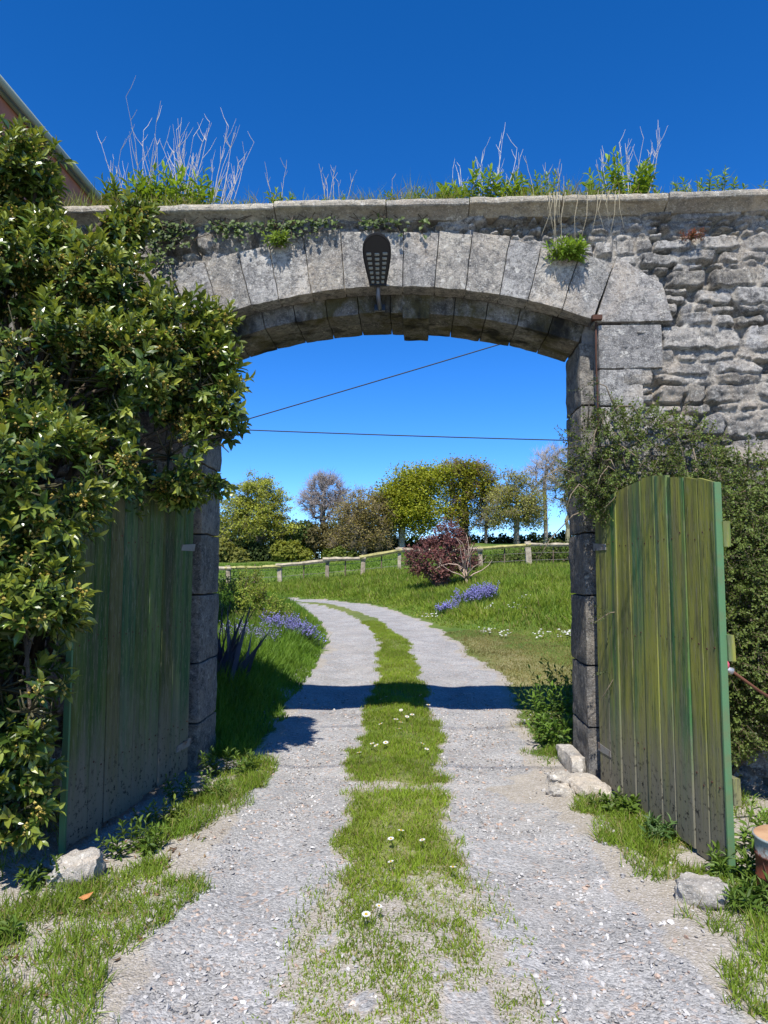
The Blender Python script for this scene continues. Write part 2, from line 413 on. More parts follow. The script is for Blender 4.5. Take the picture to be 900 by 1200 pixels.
# ------------------------------------------------------------------ stone blocks
CUBE = {}
def cube_faces(res):
    key = tuple(res)
    if key in CUBE: return CUBE[key]
    Ps = []; Fs = []; n = 0
    for ax in range(3):
        for s in (-1, 1):
            u, v = [k for k in range(3) if k != ax]
            a = np.linspace(-1, 1, res[u] + 1); b = np.linspace(-1, 1, res[v] + 1)
            A, B = np.meshgrid(a, b); P = np.zeros((A.size, 3)); P[:, ax] = s; P[:, u] = A.ravel(); P[:, v] = B.ravel()
            m = len(a); k = np.arange(len(b) - 1)[:, None] * m + np.arange(m - 1)[None]
            f = np.stack([k, k + 1, k + 1 + m, k + m], 2).reshape(-1, 4)
            flip = (s < 0) ^ (ax == 1)
            if flip: f = f[:, ::-1]
            Ps.append(P); Fs.append(f + n); n += len(P)
    CUBE[key] = (np.concatenate(Ps), np.concatenate(Fs)); return CUBE[key]

def block(G, quad, y0, y1, b=.012, amp=.008, sc=9., seed=0, col=(.33, .32, .30), step=.03, mi=0):
    """stone with a four-cornered face in x,z (anticlockwise from lower left), running from y0 back to y1"""
    q = np.asarray(quad, float); w = max(np.linalg.norm(q[1] - q[0]), np.linalg.norm(q[2] - q[3])); h = max(np.linalg.norm(q[3] - q[0]), np.linalg.norm(q[2] - q[1])); d = y1 - y0
    res = [max(2, int(round(k / step))) for k in (w, d, h)]
    P, F = cube_faces(res); H = np.array([w, d, h]) / 2
    M = P * H; c = np.clip(M, -(H - b), H - b); e = M - c; L = np.linalg.norm(e, axis=1, keepdims=True)
    M = np.where(L > 1e-9, c + e / np.maximum(L, 1e-9) * b, M); U = M / H
    s = (U[:, 0] + 1) / 2; t = (U[:, 2] + 1) / 2
    xz = q[0] * ((1 - s) * (1 - t))[:, None] + q[1] * (s * (1 - t))[:, None] + q[2] * (s * t)[:, None] + q[3] * ((1 - s) * t)[:, None]
    W = np.column_stack([xz[:, 0], y0 + (U[:, 1] + 1) / 2 * d, xz[:, 1]])
    N = np.stack([fbm(W + k * 7.3, sc, 900 + k, 3) - .5 for k in range(3)], 1)
    W = W + N * 2 * amp * np.array([.8, 1.4, .8])
    G.add(W, F, col, mi); return G
def rect(x0, z0, x1, z1): return [(x0, z0), (x1, z0), (x1, z1), (x0, z1)]
def stone_col(rs, base=.33):
    v = base * rs.uniform(.72, 1.22); w = rs.uniform(.0, .035)
    return (v + w, v + w * .3, v - w)

# ------------------------------------------------------------------ the gateway wall
wall = thing('gateway_wall', (0, .4, 0), 'tall grey rubble stone wall pierced by a wide flat arch over the drive', 'wall')
rs = np.random.RandomState(3)
AX, AZ, R1 = .05, -.66, 4.55
def arcz(x, R): return AZ + np.sqrt(np.maximum(R * R - (x - AX) ** 2, 0))

def rubble(x0, x1, z0, z1, seed, step, keep, name='rubble_face'):
    rs = np.random.RandomState(seed)
    nx = int((x1 - x0) / step); nz = int((z1 - z0) / step)
    a = np.linspace(x0, x1, nx + 1); b = np.linspace(z0, z1, nz + 1); A, B = np.meshgrid(a, b); x = A.ravel(); z = B.ravel()
    P = np.column_stack([x, z])
    wx = x + (fbm(P, 5, seed, 3) - .5) * .07; wz = z + (fbm(P, 4, seed + 1, 3) - .5) * .06 + (fbm(P, 11, seed + 2, 2) - .5) * .035
    # stones: rough beds of uneven height, each stone with its own width and height
    C = []; zz = z0 - .2
    while zz < z1 + .2:
        hgt = rs.choice([.055, .08, .105, .13, .17]) * rs.uniform(.9, 1.15); xx = x0 - .5 - rs.uniform(0, .3)
        while xx < x1 + .5:
            wd = max(.11, hgt * rs.uniform(1.1, 3.4))
            if hgt > .12 and rs.rand() < .28:
                f_ = rs.uniform(.4, .6); C.append((xx + wd / 2, zz + hgt * f_ / 2, wd, hgt * f_)); C.append((xx + wd / 2, zz + hgt * (1 + f_) / 2, wd, hgt * (1 - f_)))
            else: C.append((xx + wd / 2, zz + hgt / 2 + rs.normal(0, .008), wd, hgt * rs.uniform(.9, 1.1)))
            xx += wd
        zz += hgt
    C = np.array(C); sid = np.zeros(len(x), int); d = np.zeros(len(x))
    lx_ = np.zeros(len(x)); lz_ = np.zeros(len(x))
    for k0 in range(0, nz + 1, 4):
        sl = slice(k0 * (nx + 1), min(k0 + 4, nz + 1) * (nx + 1)); zc = z[sl].mean(); near = np.where(np.abs(C[:, 1] - zc) < .45)[0]; Q = C[near]
        for c0 in range(sl.start, sl.stop, 700):
            q = slice(c0, min(c0 + 700, sl.stop)); ax = (wx[q, None] - Q[:, 0]) / Q[:, 2]; az = (wz[q, None] - Q[:, 1]) / Q[:, 3]
            D_ = (ax ** 4 + az ** 4) ** .25; o2 = np.argpartition(D_, 1, axis=1)[:, :2]; r_i = np.arange(D_.shape[0]); d1 = D_[r_i, o2[:, 0]]; d2 = D_[r_i, o2[:, 1]]
            sid[q] = near[o2[:, 0]]; d[q] = (d2 - d1) * np.minimum(Q[o2[:, 0], 2], Q[o2[:, 0], 3]) * .5; lx_[q] = ax[r_i, o2[:, 0]]; lz_[q] = az[r_i, o2[:, 0]]
    n_ = len(C); off = rs.uniform(-.010, .014, n_); tl = rs.uniform(-.022, .022, n_); tv = rs.uniform(-.024, .014, n_); br = rs.uniform(.62, 1.28, n_); wm = rs.uniform(-.005, .035, n_)
    depth = off[sid] + tl[sid] * lx_ * 2 + tv[sid] * lz_ * 2
    v = .30 * br[sid]; tint = np.column_stack([v + wm[sid], v + .45 * wm[sid], v - .5 * wm[sid]])
    d = d + (fbm(P, 22, seed + 8, 3) - .5) * .012
    prof = sm(d, .003, .015)
    crag = fbm(np.column_stack([x, z * 1.7, sid * 1.31]), 7, seed + 12, 4) - .5
    crag = np.round(crag * 10) / 10 * .7 + crag * .3
    chip = fbm(np.column_stack([x, z, sid * .7]), 26, seed + 15, 3) - .5
    y = .050 - prof * (.054 + depth + crag * .058 + chip * .020) - (1 - prof) * .034
    gap = sm(fbm(P, 3.1, seed + 20, 3), .50, .58)             # in places the mortar has dropped out
    y = y + (1 - prof) * gap * .085
    mort = np.array([.38, .355, .315]) * (.7 + .6 * fbm(P, 20, seed + 4, 3))[:, None]
    c = tint * prof[:, None] + mort * (1 - prof)[:, None]
    V = np.column_stack([x, y, z])
    m = nx + 1; i = np.arange(nz)[:, None] * m + np.arange(nx)[None]
    F = np.stack([i, i + 1, i + 1 + m, i + m], 2).reshape(-1, 4)
    cx = x[F].mean(1); cz = z[F].mean(1); F = F[keep(cx, cz)]
    used = np.unique(F); mp = np.full(len(V), -1); mp[used] = np.arange(len(used))
    return Geo().add(V[used], mp[F], c[used])
keep = lambda x, z: ~((np.abs(x - AX) < 1.85) & (z < arcz(x, R1 + .3)))
rubble(-.2, 3.75, -.1, 4.475, 5, .0095, keep).obj('rubble_face', MAT['rubble'], wall, True)
rubble(-3.9, -.2, -.1, 4.475, 8, .02, keep).obj('rubble_face', MAT['rubble'], wall, True)
rubble(3.75, 9.5, -.1, 4.475, 9, .03, keep).obj('rubble_face', MAT['rubble'], wall, True)
# solid body behind the faces
core = Geo()
def prism(G, poly, y0, y1, col=(.3, .3, .3)):
    p = np.asarray(poly, float); n = len(p)
    V = np.concatenate([np.column_stack([p[:, 0], np.full(n, y0), p[:, 1]]), np.column_stack([p[:, 0], np.full(n, y1), p[:, 1]])])
    i = np.arange(n); j = (i + 1) % n
    G.add(V, [i[None], (i[::-1] + n)[None], np.stack([j, i, i + n, j + n], 1)], col)
prism(core, rect(1.74, -.3, 9.5, 4.448), .10, .74); prism(core, rect(-3.9, -.3, -1.64, 4.448), .10, .74)
xa = np.linspace(-1.635, 1.735, 25)
prism(core, [(x, arcz(x, R1 + .08)) for x in xa] + [(1.735, 4.448), (-1.635, 4.448)], .10, .74)
prism(core, rect(1.625, 3.25, 1.80, 3.75), .17, .685); prism(core, rect(-1.70, 3.25, -1.525, 3.75), .17, .685)
core.obj('wall_body', MAT['core'], wall)

# arch ring: voussoirs of the face
def pol(a, R): return (AX + R * math.sin(a), AZ + R * math.cos(a))
na = 13; A0 = math.radians(20.9); aj = np.linspace(-A0, A0, na + 1); aj[1:-1] += rs.uniform(-.006, .006, na - 1)
for k in range(na):
    g = .0005; ro = R1 + .47 + rs.uniform(-.03, .035); a, b = aj[k] + g, aj[k + 1] - g
    G = Geo(); block(G, [pol(a, R1), pol(b, R1), pol(b, ro + rs.uniform(-.015, .015)), pol(a, ro)], -.032 + rs.uniform(-.009, .007), .152, .007, .009, 12, 20 + k, stone_col(rs, .34), .02)
    G.obj('voussoir', MAT['dressed'], wall, True)
mt = Geo(); nq = 40; ma = np.linspace(-A0 + .004, A0 - .004, nq)
mp_ = [pol(a, R1 + .006) for a in ma] + [pol(a, R1 + .44) for a in ma[::-1]]
mv = np.array([(p[0], .010, p[1]) for p in mp_] + [(p[0], .10, p[1]) for p in mp_]); k = np.arange(nq - 1); nn_ = 2 * nq
mt.add(mv, [np.stack([k, k + 1, nn_ - 2 - k, nn_ - 1 - k], 1), np.stack([k + 1, k, k + nn_, k + 1 + nn_], 1)], (.46, .43, .38)); mt.obj('mortar', MAT['coping'], wall)
# springers and quoins beside the opening
for sx in (1, -1):
    m = lambda q: q if sx > 0 else [(2 * AX - p[0], p[1]) for p in (q[1], q[0], q[3], q[2])]
    G = Geo(); block(G, m([(1.684, 3.565), (2.30, 3.57), (2.22, 3.87), (1.872, 4.11)]), -.036, .15, .010, .005, 9, 61 + sx, (.33, .32, .31), .022); G.obj('springer', MAT['dressed'], wall, True)
    z = 3.55; k = 0
    for hgt, wd in ((.36, .50), (.30, .34), (.40, .52), (.33, .36), (.42, .50), (.36, .38), (.44, .5), (.36, .4), (.42, .52), (.30, .4)):
        z0 = z - hgt
        if z0 < -.1: z0 = -.1
        G = Geo(); block(G, m(rect(1.712, z0 + .004, 1.712 + wd, z - .004)), -.024 + .012 * rs.rand(), .15, .010, .005, 9, 70 + k + 20 * (sx + 1), stone_col(rs, .32), .025); G.obj('quoin', MAT['dressed'], wall, True)
        z = z0; k += 1
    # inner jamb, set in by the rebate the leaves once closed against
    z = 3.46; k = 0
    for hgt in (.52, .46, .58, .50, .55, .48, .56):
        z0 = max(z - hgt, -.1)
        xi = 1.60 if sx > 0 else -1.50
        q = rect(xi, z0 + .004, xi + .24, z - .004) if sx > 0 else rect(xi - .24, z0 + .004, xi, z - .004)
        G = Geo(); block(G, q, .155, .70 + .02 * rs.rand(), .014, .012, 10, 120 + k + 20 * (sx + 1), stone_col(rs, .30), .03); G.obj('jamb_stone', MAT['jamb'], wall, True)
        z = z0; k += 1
# inner arch, lower than the face ring by the rebate
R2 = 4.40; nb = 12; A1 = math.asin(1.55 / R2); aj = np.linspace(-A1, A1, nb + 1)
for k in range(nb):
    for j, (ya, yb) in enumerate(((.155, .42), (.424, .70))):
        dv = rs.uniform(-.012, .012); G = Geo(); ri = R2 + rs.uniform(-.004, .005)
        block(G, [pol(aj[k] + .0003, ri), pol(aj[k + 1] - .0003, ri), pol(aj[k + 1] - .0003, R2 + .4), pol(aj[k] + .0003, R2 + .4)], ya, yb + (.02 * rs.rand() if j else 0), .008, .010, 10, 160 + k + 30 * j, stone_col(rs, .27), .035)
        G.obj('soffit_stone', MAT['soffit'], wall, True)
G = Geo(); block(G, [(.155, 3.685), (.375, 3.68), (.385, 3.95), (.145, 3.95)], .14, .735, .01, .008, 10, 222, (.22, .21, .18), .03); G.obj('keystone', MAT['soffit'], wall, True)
# coping slabs with a hollow chamfer under the lip
def coping():
    x = -3.9
    while x < 9.4:
        L = rs.uniform(.62, 1.15); x1 = min(x + L, 9.5); nx = max(4, int(L / .035))
        prof = np.array([(.86, 4.455), (.86, 4.565), (.5, 4.572), (.2, 4.57), (-.02, 4.57), (-.132, 4.568), (-.142, 4.558), (-.145, 4.54), (-.142, 4.52), (-.132, 4.512), (-.10, 4.503), (-.06, 4.486), (-.03, 4.47), (-.01, 4.456), (.2, 4.452)])
        a = np.linspace(x + .004, x1 - .004, nx); n = len(prof)
        V = np.stack([np.repeat(a[:, None], n, 1), np.repeat(prof[None, :, 0], nx, 0), np.repeat(prof[None, :, 1], nx, 0)], 2)
        V[:, :, 1] += rs.uniform(-.012, .012); V[:, :, 2] += rs.uniform(-.006, .006) + (a[:, None] - x) * rs.uniform(-.008, .008)
        V[0, :, 1:] = V[0, :, 1:] * .985 + V[0, :, 1:].mean(0) * .015; V[-1, :, 1:] = V[-1, :, 1:] * .985 + V[-1, :, 1:].mean(0) * .015
        V = V.reshape(-1, 3); V = V + np.stack([fbm(V + 3 * k, 11, 300 + k, 3) - .5 for k in range(3)], 1) * np.array([0, .026, .022])
        i = np.arange(nx - 1)[:, None] * n + np.arange(n - 1)[None]
        F = np.stack([i, i + n, i + n + 1, i + 1], 2).reshape(-1, 4)
        e = np.arange(n)
        G = Geo().add(V, [F, e[None], (e[::-1] + (nx - 1) * n)[None]], np.array(stone_col(rs, .37)) * (1.04, 1., .90)); G.obj('coping_slab', MAT['coping'], wall, False)
        x = x1
coping()
# soil and stones washed up along the coping
tg = axis(-3.85, 9.4, .05, -3.85, 9.4); P = []; 
for x in tg:
    for v in np.linspace(-1, 1, 9):
        P.append((x, .36 + v * .46, 4.555 + .05 * (1 - v * v) * (.4 + 1.2 * vnoise(np.array([[x * 3, v]]), 1, 31)[0])))
i = np.arange(len(tg) - 1)[:, None] * 9 + np.arange(8)[None]
Geo().add(P, np.stack([i, i + 9, i + 10, i + 1], 2).reshape(-1, 4), (.2, .9, .6)).obj('coping_soil', MAT['ground'], wall, True)
# rusty pipe on the right of the arch, hinge pins in the stone
G = Geo(); G.path([(1.695, -.03, 3.60), (1.695, .0, 3.3), (1.70, .0, 2.9), (1.695, .0, 2.4)], .0065, 8); G.obj('iron_rod', MAT['rust'], wall, True)
G = Geo(); block(G, rect(1.655, 3.575, 1.735, 3.615), -.075, -.02, .005, .003, 20, 7, (1, 1, 1), .02); G.obj('iron_bracket', MAT['rust'], wall, True)
# ------------------------------------------------------------------ gate leaves
def gate_leaf(label, H, E, zb0, zb1, seed, face, paint):
    """H hinge foot, E free foot (x, y); face = +1 when the boards look to the right of H->E"""
    rs = np.random.RandomState(seed)
    H = np.array(H); E = np.array(E); L = np.linalg.norm(E - H); u = (E - H) / L; nrm = np.array([u[1], -u[0]]) * face
    root = thing('gate_leaf', (H[0], H[1], 0), label, 'gate', 'green board gate leaves standing open')
    def P3(s, d, z): return np.column_stack([H[0] + u[0] * s + nrm[0] * d, H[1] + u[1] * s + nrm[1] * d, z])
    def topz(s): t = s / L; return 2.07 + .135 * (1 - (2 * t - 1.04) ** 2)
    def boardbox(G, s0, s1, z0f, z1f, d0, d1, col, nz=24, b=.007):
        ss = np.array([s0, s0 + b, (s0 + s1) / 2, s1 - b, s1]); dd = np.array([d1 - b, d1, d1, d1, d1 - b])
        ring_s = np.concatenate([ss, [s1, s0]]); ring_d = np.concatenate([dd, [d0, d0]]); n = 7; V = []
        wob = rs.uniform(-.004, .004, 2)
        for k in range(nz + 1):
            t = k / nz; z0 = z0f(ring_s); z1 = z1f(ring_s); z = z0 + (z1 - z0) * t
            V.append(P3(ring_s + wob[0] * (t - .5), ring_d + wob[1] * math.sin(3 * t + seed), z))
        i = np.arange(n); j = (i + 1) % n
        F = np.concatenate([np.stack([i, j, j + n, i + n], 1) + k * n for k in range(nz)])
        if face < 0: F = F[:, ::-1]
        G.add(np.concatenate(V), [F, i[::-1][None], (i + nz * n)[None]], col)
    G = Geo(); s = .0; nb = 9; ws = rs.uniform(.85, 1.15, nb); ws = ws / ws.sum() * (L - .017)
    for k in range(nb):
        v = rs.uniform(.6, 1.3); col = np.array([v * rs.choice([.8, 1., 1.5]), v * rs.uniform(.9, 1.15), v * rs.uniform(.7, 1.2)])
        cut = rs.uniform(-.012, .012); gap = rs.uniform(.002, .006); base = rs.uniform(-.01, .02)
        zb = lambda q, base=base: zb0 + (zb1 - zb0) * q / L + base
        off = rs.uniform(-.004, .004)
        boardbox(G, s + gap, s + ws[k] - gap * .5, zb, lambda q, c=cut: topz(q) + c, off, .026 + off, col)
        for zc in (.42, 1.18, 1.80):
            for e_ in (.25, .72):
                c_ = P3(np.array([s + ws[k] * e_]), .026 + off, np.array([zc + rs.uniform(-.03, .03)]))[0]; n3 = np.array([nrm[0], nrm[1], 0.])
                G.path([c_ - n3 * .004, c_ + n3 * .0022], .006, 6, mi=1)
        s += ws[k]
    G.obj('boards', [MAT[paint], MAT['rust']], root)
    G = Geo(); boardbox(G, L - .016, L, lambda q: zb1 - .02 + 0 * q, lambda q: topz(q) + .004, -.008, .030, (1, 1, 1), 24, .002)
    e = G.obj('edge_strip', MAT['green_edge'], root)
    for zc in (.42, 1.18, 1.80):
        G = Geo(); boardbox(G, .05, L + .012, lambda q: zc - .07 + 0 * q, lambda q: zc + .07 + 0 * q, -.045, -.006, (1, 1, 1), 2, .004); G.obj('ledge', MAT[paint], root)
    for zc in (.27, 1.78):
        G = Geo(); V = []
        boardbox(G, -.02, .20, lambda q: zc - .028 - .12 * q * 0, lambda q: zc + .028 - .06 * q, .026, .034, (1, 1, 1), 2, .002); G.obj('hinge_strap', MAT['iron'], root)
    return root
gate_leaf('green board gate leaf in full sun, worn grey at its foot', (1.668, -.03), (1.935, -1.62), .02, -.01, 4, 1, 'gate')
gate_leaf('green board gate leaf in the shade, half hidden by the glossy laurel', (-1.535, -.03), (-1.765, -1.52), .07, .02, 11, -1, 'gate_shaded')

# ------------------------------------------------------------------ lamp on the arch
lamp = thing('wall_lamp', (-.04, -.03, 3.8), 'black paddle shaped lamp with three columns of lenses above the arch', 'lamp')
ct, st = math.cos(math.radians(40)), math.sin(math.radians(40))
lo = np.array([-.04, -.055, 3.885]); lu = np.array([0, -st, ct]); ln = np.array([0, -ct, -st]); lx = np.array([1., 0, 0])
def lhw(t): return np.interp(t, [0, .1, .3, .55, .7, .8, .88, .94, .98, 1.], [.068, .073, .091, .110, .112, .106, .090, .066, .038, .004])
def lp(x, t, d): return lo + lx * x + lu * (t * .415) + ln * d
tt = np.array([0, .04, .1, .2, .3, .42, .55, .65, .72, .8, .86, .91, .95, .98, 1.])
out = [(lhw(t), t) for t in tt] + [(-lhw(t), t) for t in tt[::-1]]
n = len(out); G = Geo(); V = []
for k, (sc, d) in enumerate(((.80, -.045), (.96, -.03), (1., 0.), (1., .018), (.93, .022), (.90, .016))):
    V += [lp(x * sc, .52 + (t - .52) * sc, d) for x, t in out]
i = np.arange(n); j = (i + 1) % n
G.add(V, [np.concatenate([np.stack([i, j, j + n, i + n], 1) + k * n for k in range(5)]), i[::-1][None], (i + 5 * n)[None]])
head = G.obj('lamp_head', MAT['black'], lamp)
for c in range(3):
    for r in range(7):
        t = .09 + .088 * r + (0 if c != 1 else -.01); x = (c - 1) * (.040 + .0042 * r) * .98
        w = .0115 + .0013 * r; G = Geo(); ring = []
        for dd, s in ((.0165, 1.), (.026, .9), (.031, .55)):
            ring += [lp(x + w * s * qx, t + .026 * s * qt, dd) for qx, qt in ((-1, -.8), (-.8, -1), (.8, -1), (1, -.8), (1, .8), (.8, 1), (-.8, 1), (-1, .8))]
        q = np.arange(8); p = (q + 1) % 8
        G.add(ring, [np.concatenate([np.stack([q, p, p + 8, q + 8], 1), np.stack([q, p, p + 8, q + 8], 1) + 8]), (q + 16)[None]])
        G.obj('lens', MAT['lens'], head)
G = Geo(); G.path([lp(0, .06, -.015), lp(0, -.06, -.012), (-.04, -.045, 3.81), (-.036, -.01, 3.775), (-.034, .06, 3.765), (-.034, .16, 3.765)], .017, 10); G.obj('bracket_arm', MAT['steel'], lamp, True)
G = Geo(); block(G, rect(-.08, 3.745, .01, 3.80), .118, .150, .004, .0, 5, 1, (1, 1, 1), .05); G.obj('mounting_plate', MAT['black'], lamp)

# ------------------------------------------------------------------ stones, pail, rod
def rock(name, label, c, size, seed, group=None, rot=0.):
    w, d, h = size; G = Geo(); P, F = cube_faces([16, 14, 10])
    M = P * np.array([w, d, h]) / 2; nn = unit(M / np.array([w, d, h]))
    M = .5 * M + .5 * nn * np.array([w, d, h]) * .62
    N = np.stack([fbm(M + 5 * k, 2.6 / max(w, d), seed + k, 3) - .5 for k in range(3)], 1); M = M + N * .55 * np.array([w, d, h])
    N = np.stack([fbm(M + 5 * k, 9 / max(w, d), seed + k + 9, 3) - .5 for k in range(3)], 1); M = M + N * .16 * min(w, d, h)
    cr, sr = math.cos(rot), math.sin(rot); M = M @ np.array([[cr, sr, 0], [-sr, cr, 0], [0, 0, 1]])
    G.add(M + np.array([c[0], c[1], Ts(c[0], c[1]) + h * .30]), F, (.34, .325, .30))
    return tag(G.obj(name, MAT['rock'], None, True), label, 'stone', group)
rock('field_stone', 'pale angular stone at the foot of the shaded gate leaf', (-1.53, -1.80), (.22, .18, .15), 5, None, .4)
rock('field_stone', 'rounded pale stone in the grass under the free end of the sunlit gate leaf', (1.66, -1.90), (.21, .18, .12), 15, None, -.3)
rock('kerb_stone', 'flat worn slab lying against the foot of the right jamb', (1.50, -.16), (.24, .36, .11), 25, None, .25)
rock('field_stone', 'small broken stone on the gravel in front of the right jamb slab', (1.33, -.02), (.16, .13, .10), 35, None, .8)
rock('field_stone', 'low chipped stone beside the slab at the right jamb', (1.28, -.30), (.15, .12, .07), 45, None, .1)
rock('kerb_stone', 'narrow stone on edge behind the foot of the right jamb', (1.52, .42), (.12, .5, .17), 55, None, .05)

pail = thing('metal_pail', (2.16, -1.80, 0), 'rusty metal pail with a pale blue band and tan lid beside the sunlit gate leaf', 'pail')
pz = Ts(2.16, -1.80) - .03; pc = (2.135, -1.80, pz)
prof = [(.150, 0), (.155, .01), (.155, .09), (.160, .095), (.160, .105), (.156, .11), (.157, .20), (.162, .205), (.162, .215), (.158, .22), (.159, .285), (.166, .290), (.167, .300), (.160, .302)]
def pailmat():
    q = NT('rusted_pail'); z = q.sep(q.co())[2]; lv = q.math('ADD', q.math('MULTIPLY', z, 2.), q.math('MULTIPLY', q.noise(9, 5, .7), .5))
    c = q.mix(q.ramp(lv, (.60, 0), (.66, 1)), (.20, .055, .03), (.27, .31, .30))
    c = q.mix(q.ramp(q.noise(25, 4, .7), (.5, 0), (.65, .8)), c, (.12, .05, .028))
    return q.done(c, .7, q.bump(q.noise(50, 4), .4, .003), .3)
G = Geo(); G.lathe(prof, pc, 40); G.obj('body', pailmat(), pail, True)
G = Geo(); G.lathe([(.161, .302), (.156, .306), (.08, .307), (.01, .307)], pc, 40)
G.obj('lid', simple('tan_lid', (.48, .30, .17), .8, 0, .2, (8, (.36, .20, .11), .4, .7)), pail, True)
G = Geo(); G.path([(2.00, -1.82, pz + .26), (1.985, -1.84, pz + .18), (1.99, -1.88, pz + .10), (2.03, -1.935, pz + .07), (2.08, -1.962, pz + .10), (2.11, -1.965, pz + .2)], .004, 6); G.obj('handle', MAT['rust'], pail, True)

rod = thing('tool_handle', (2.1, -1.1, 1.0), 'brown rod with a pink knob poking out from behind the sunlit gate leaf', 'tool')
G = Geo(); G.path([(2.005, -1.45, 1.055), (2.25, -1.30, .90), (2.75, -1.05, .62), (3.1, -.9, .42)], .0095, 8); G.obj('shaft', simple('brown_handle', (.13, .05, .025), .6), rod, True)
G = Geo(); G.lathe([(.002, -.03), (.02, -.026), (.03, -.008), (.031, .008), (.022, .026), (.003, .032)], (1.985, -1.463, 1.068), 14); G.obj('knob', simple('pink_plastic', (.55, .08, .12), .4), rod, True)
G = Geo(); G.path([(1.99, -1.47, 1.05), (2.03, -1.46, 1.035)], [.012, .02], 10); G.obj('ferrule', simple('pale_metal', (.5, .5, .5), .4, .5), rod, True)

# ------------------------------------------------------------------ house beyond the laurel
house = thing('pink_house', (-6.5, 3, 0), 'pink rendered house with pale eaves rising behind the laurel', 'house')
G = Geo(); prism(G, [(-9.5, -.2), (-3.80, -.2), (-3.80, 6.27), (-9.5, 6.22)], -.6, 7.0); G.obj('wall', MAT['pink_wall'], house)
G = Geo(); G.add([(-3.74, -.8, 6.31), (-3.74, 7.2, 6.31), (-6.71, 7.2, 8.6), (-6.71, -.8, 8.6), (-3.74, -.8, 6.34), (-3.74, 7.2, 6.34), (-6.71, 7.2, 8.7), (-6.71, -.8, 8.7), (-9.8, -.8, 6.3), (-9.8, 7.2, 6.3), (-9.8, -.8, 6.4), (-9.8, 7.2, 6.4)],
      [np.array([(0, 3, 2, 1), (4, 5, 6, 7), (0, 1, 5, 4), (3, 8, 9, 2), (7, 6, 11, 10), (8, 10, 11, 9), (0, 4, 7, 3), (1, 2, 6, 5), (3, 7, 10, 8), (2, 9, 11, 6)])]); G.obj('roof', MAT['slate'], house)
G = Geo(); block(G, rect(-3.79, 6.235, -3.755, 6.31), -.8, 7.2, .004, 0, 3, 1, (1, 1, 1), .3); G.obj('fascia', MAT['fascia'], house)
G = Geo(); G.path([(-3.70, -.85, 6.27), (-3.70, 7.25, 6.27)], .04, 12); G.obj('gutter', MAT['fascia'], house, True)

# ------------------------------------------------------------------ cables
def cable(label, p, q, sag, r=.013):
    t = np.linspace(0, 1, 24)[:, None]; P = np.array(p) * (1 - t) + np.array(q) * t; P[:, 2] -= sag * 4 * (t * (1 - t))[:, 0]
    G = Geo(); G.path(P, r, 6); return tag(G.obj('overhead_cable', MAT['cable'], None, True), label, 'cable', 'overhead cables')
cable('thin black cable slanting up to the right across the sky in the arch', (-9.0, 15, 4.86), (9.0, 15, 10.11), .05, .017)
cable('thin black cable running almost level across the sky in the arch', (-12, 15, 6.15), (12.5, 15, 5.15), .12, .017)
TE = 1.47
def over(yg, y, x0, x1, lab): z = TE * (yg - y); cable(lab, (x0, y, z - .1), (x1, y + .12, z + .12), .05, .011)
over(.36, -4.6, -6, 7, 'cable strung overhead in front of the gateway, casting the nearer thin shadow line')
over(1.72, -4.4, -6, 7, 'cable strung overhead in front of the gateway, casting the farther thin shadow line')

# ------------------------------------------------------------------ field fence
fence = thing('rail_fence', (0, 25, Ts(0, 25)), 'weathered post and rail fence between the green bank and the field', 'fence')
rs = np.random.RandomState(12)
fx = [-14.2, -12.0, -9.9, -7.75, -5.63, -3.55, -1.97, -.42, 1.3, 3.05, 5.04, 7.2, 9.4, 11.6]
fy = [25 + .3 * math.sin(x) for x in fx]; hh = [.95, .9, .92, .92, .92, 1.0, .95, 1.12, .95, 1.05, 1.12, 1.05, 1., 1.]
def fz(x, k): return Ts(x, fy[k])
WD = [(.30, .25, .18), (.36, .31, .23), (.24, .20, .15)]
for k, x in enumerate(fx):
    z = fz(x, k); r = .115 if x == 5.04 else rs.uniform(.07, .09); ln_ = rs.uniform(-.06, .06)
    G = Geo(); P, F = cube_faces([3, 3, 8]); M = P * np.array([r, r, (hh[k] + .2) / 2]); M[:, 0] += ln_ * M[:, 2] + (.09 * (-M[:, 2]) if x == 5.04 else 0)
    M = M * (1 + .2 * (fbm(M, 6, k, 2) - .5))[:, None]
    G.add(M + np.array([x, fy[k], z + hh[k] / 2 - .1]), F, WD[k % 3]); G.obj('post', MAT['old_wood'], fence)
for k in range(len(fx) - 1):
    a = np.array([fx[k] - .15, fy[k] - .11, fz(fx[k], k) + hh[k] - .10]); b = np.array([fx[k + 1] + .12, fy[k + 1] - .11, fz(fx[k + 1], k + 1) + hh[k + 1] - .12])
    t = np.linspace(0, 1, 8)[:, None]; P = a * (1 - t) + b * t; P += (np.stack([fbm(P + j, 1.3, 50 + k, 2) - .5 for j in range(3)], 1)) * .10
    G = Geo(); G.path(P, rs.uniform(.080, .100) * (1 + .2 * rs.uniform(-1, 1, 8)), 6, (.36, .31, .22) if k % 3 else (.33, .30, .12)); G.obj('rail', MAT['old_wood'], fence)
for k in range(len(fx) - 1):
    x = (fx[k] + fx[k + 1]) / 2; y = (fy[k] + fy[k + 1]) / 2; z = Ts(x, y)
    G = Geo(); G.path([(x, y, z - .1), (x + .02, y, z + .95)], .03, 5, (.16, .12, .08)); G.obj('stake', MAT['old_wood'], fence)
for h in (.35, .65):
    G = Geo(); G.path([(x, fy[k], fz(x, k) + h) for k, x in enumerate(fx)], .008, 4); G.obj('wire', MAT['iron'], fence)
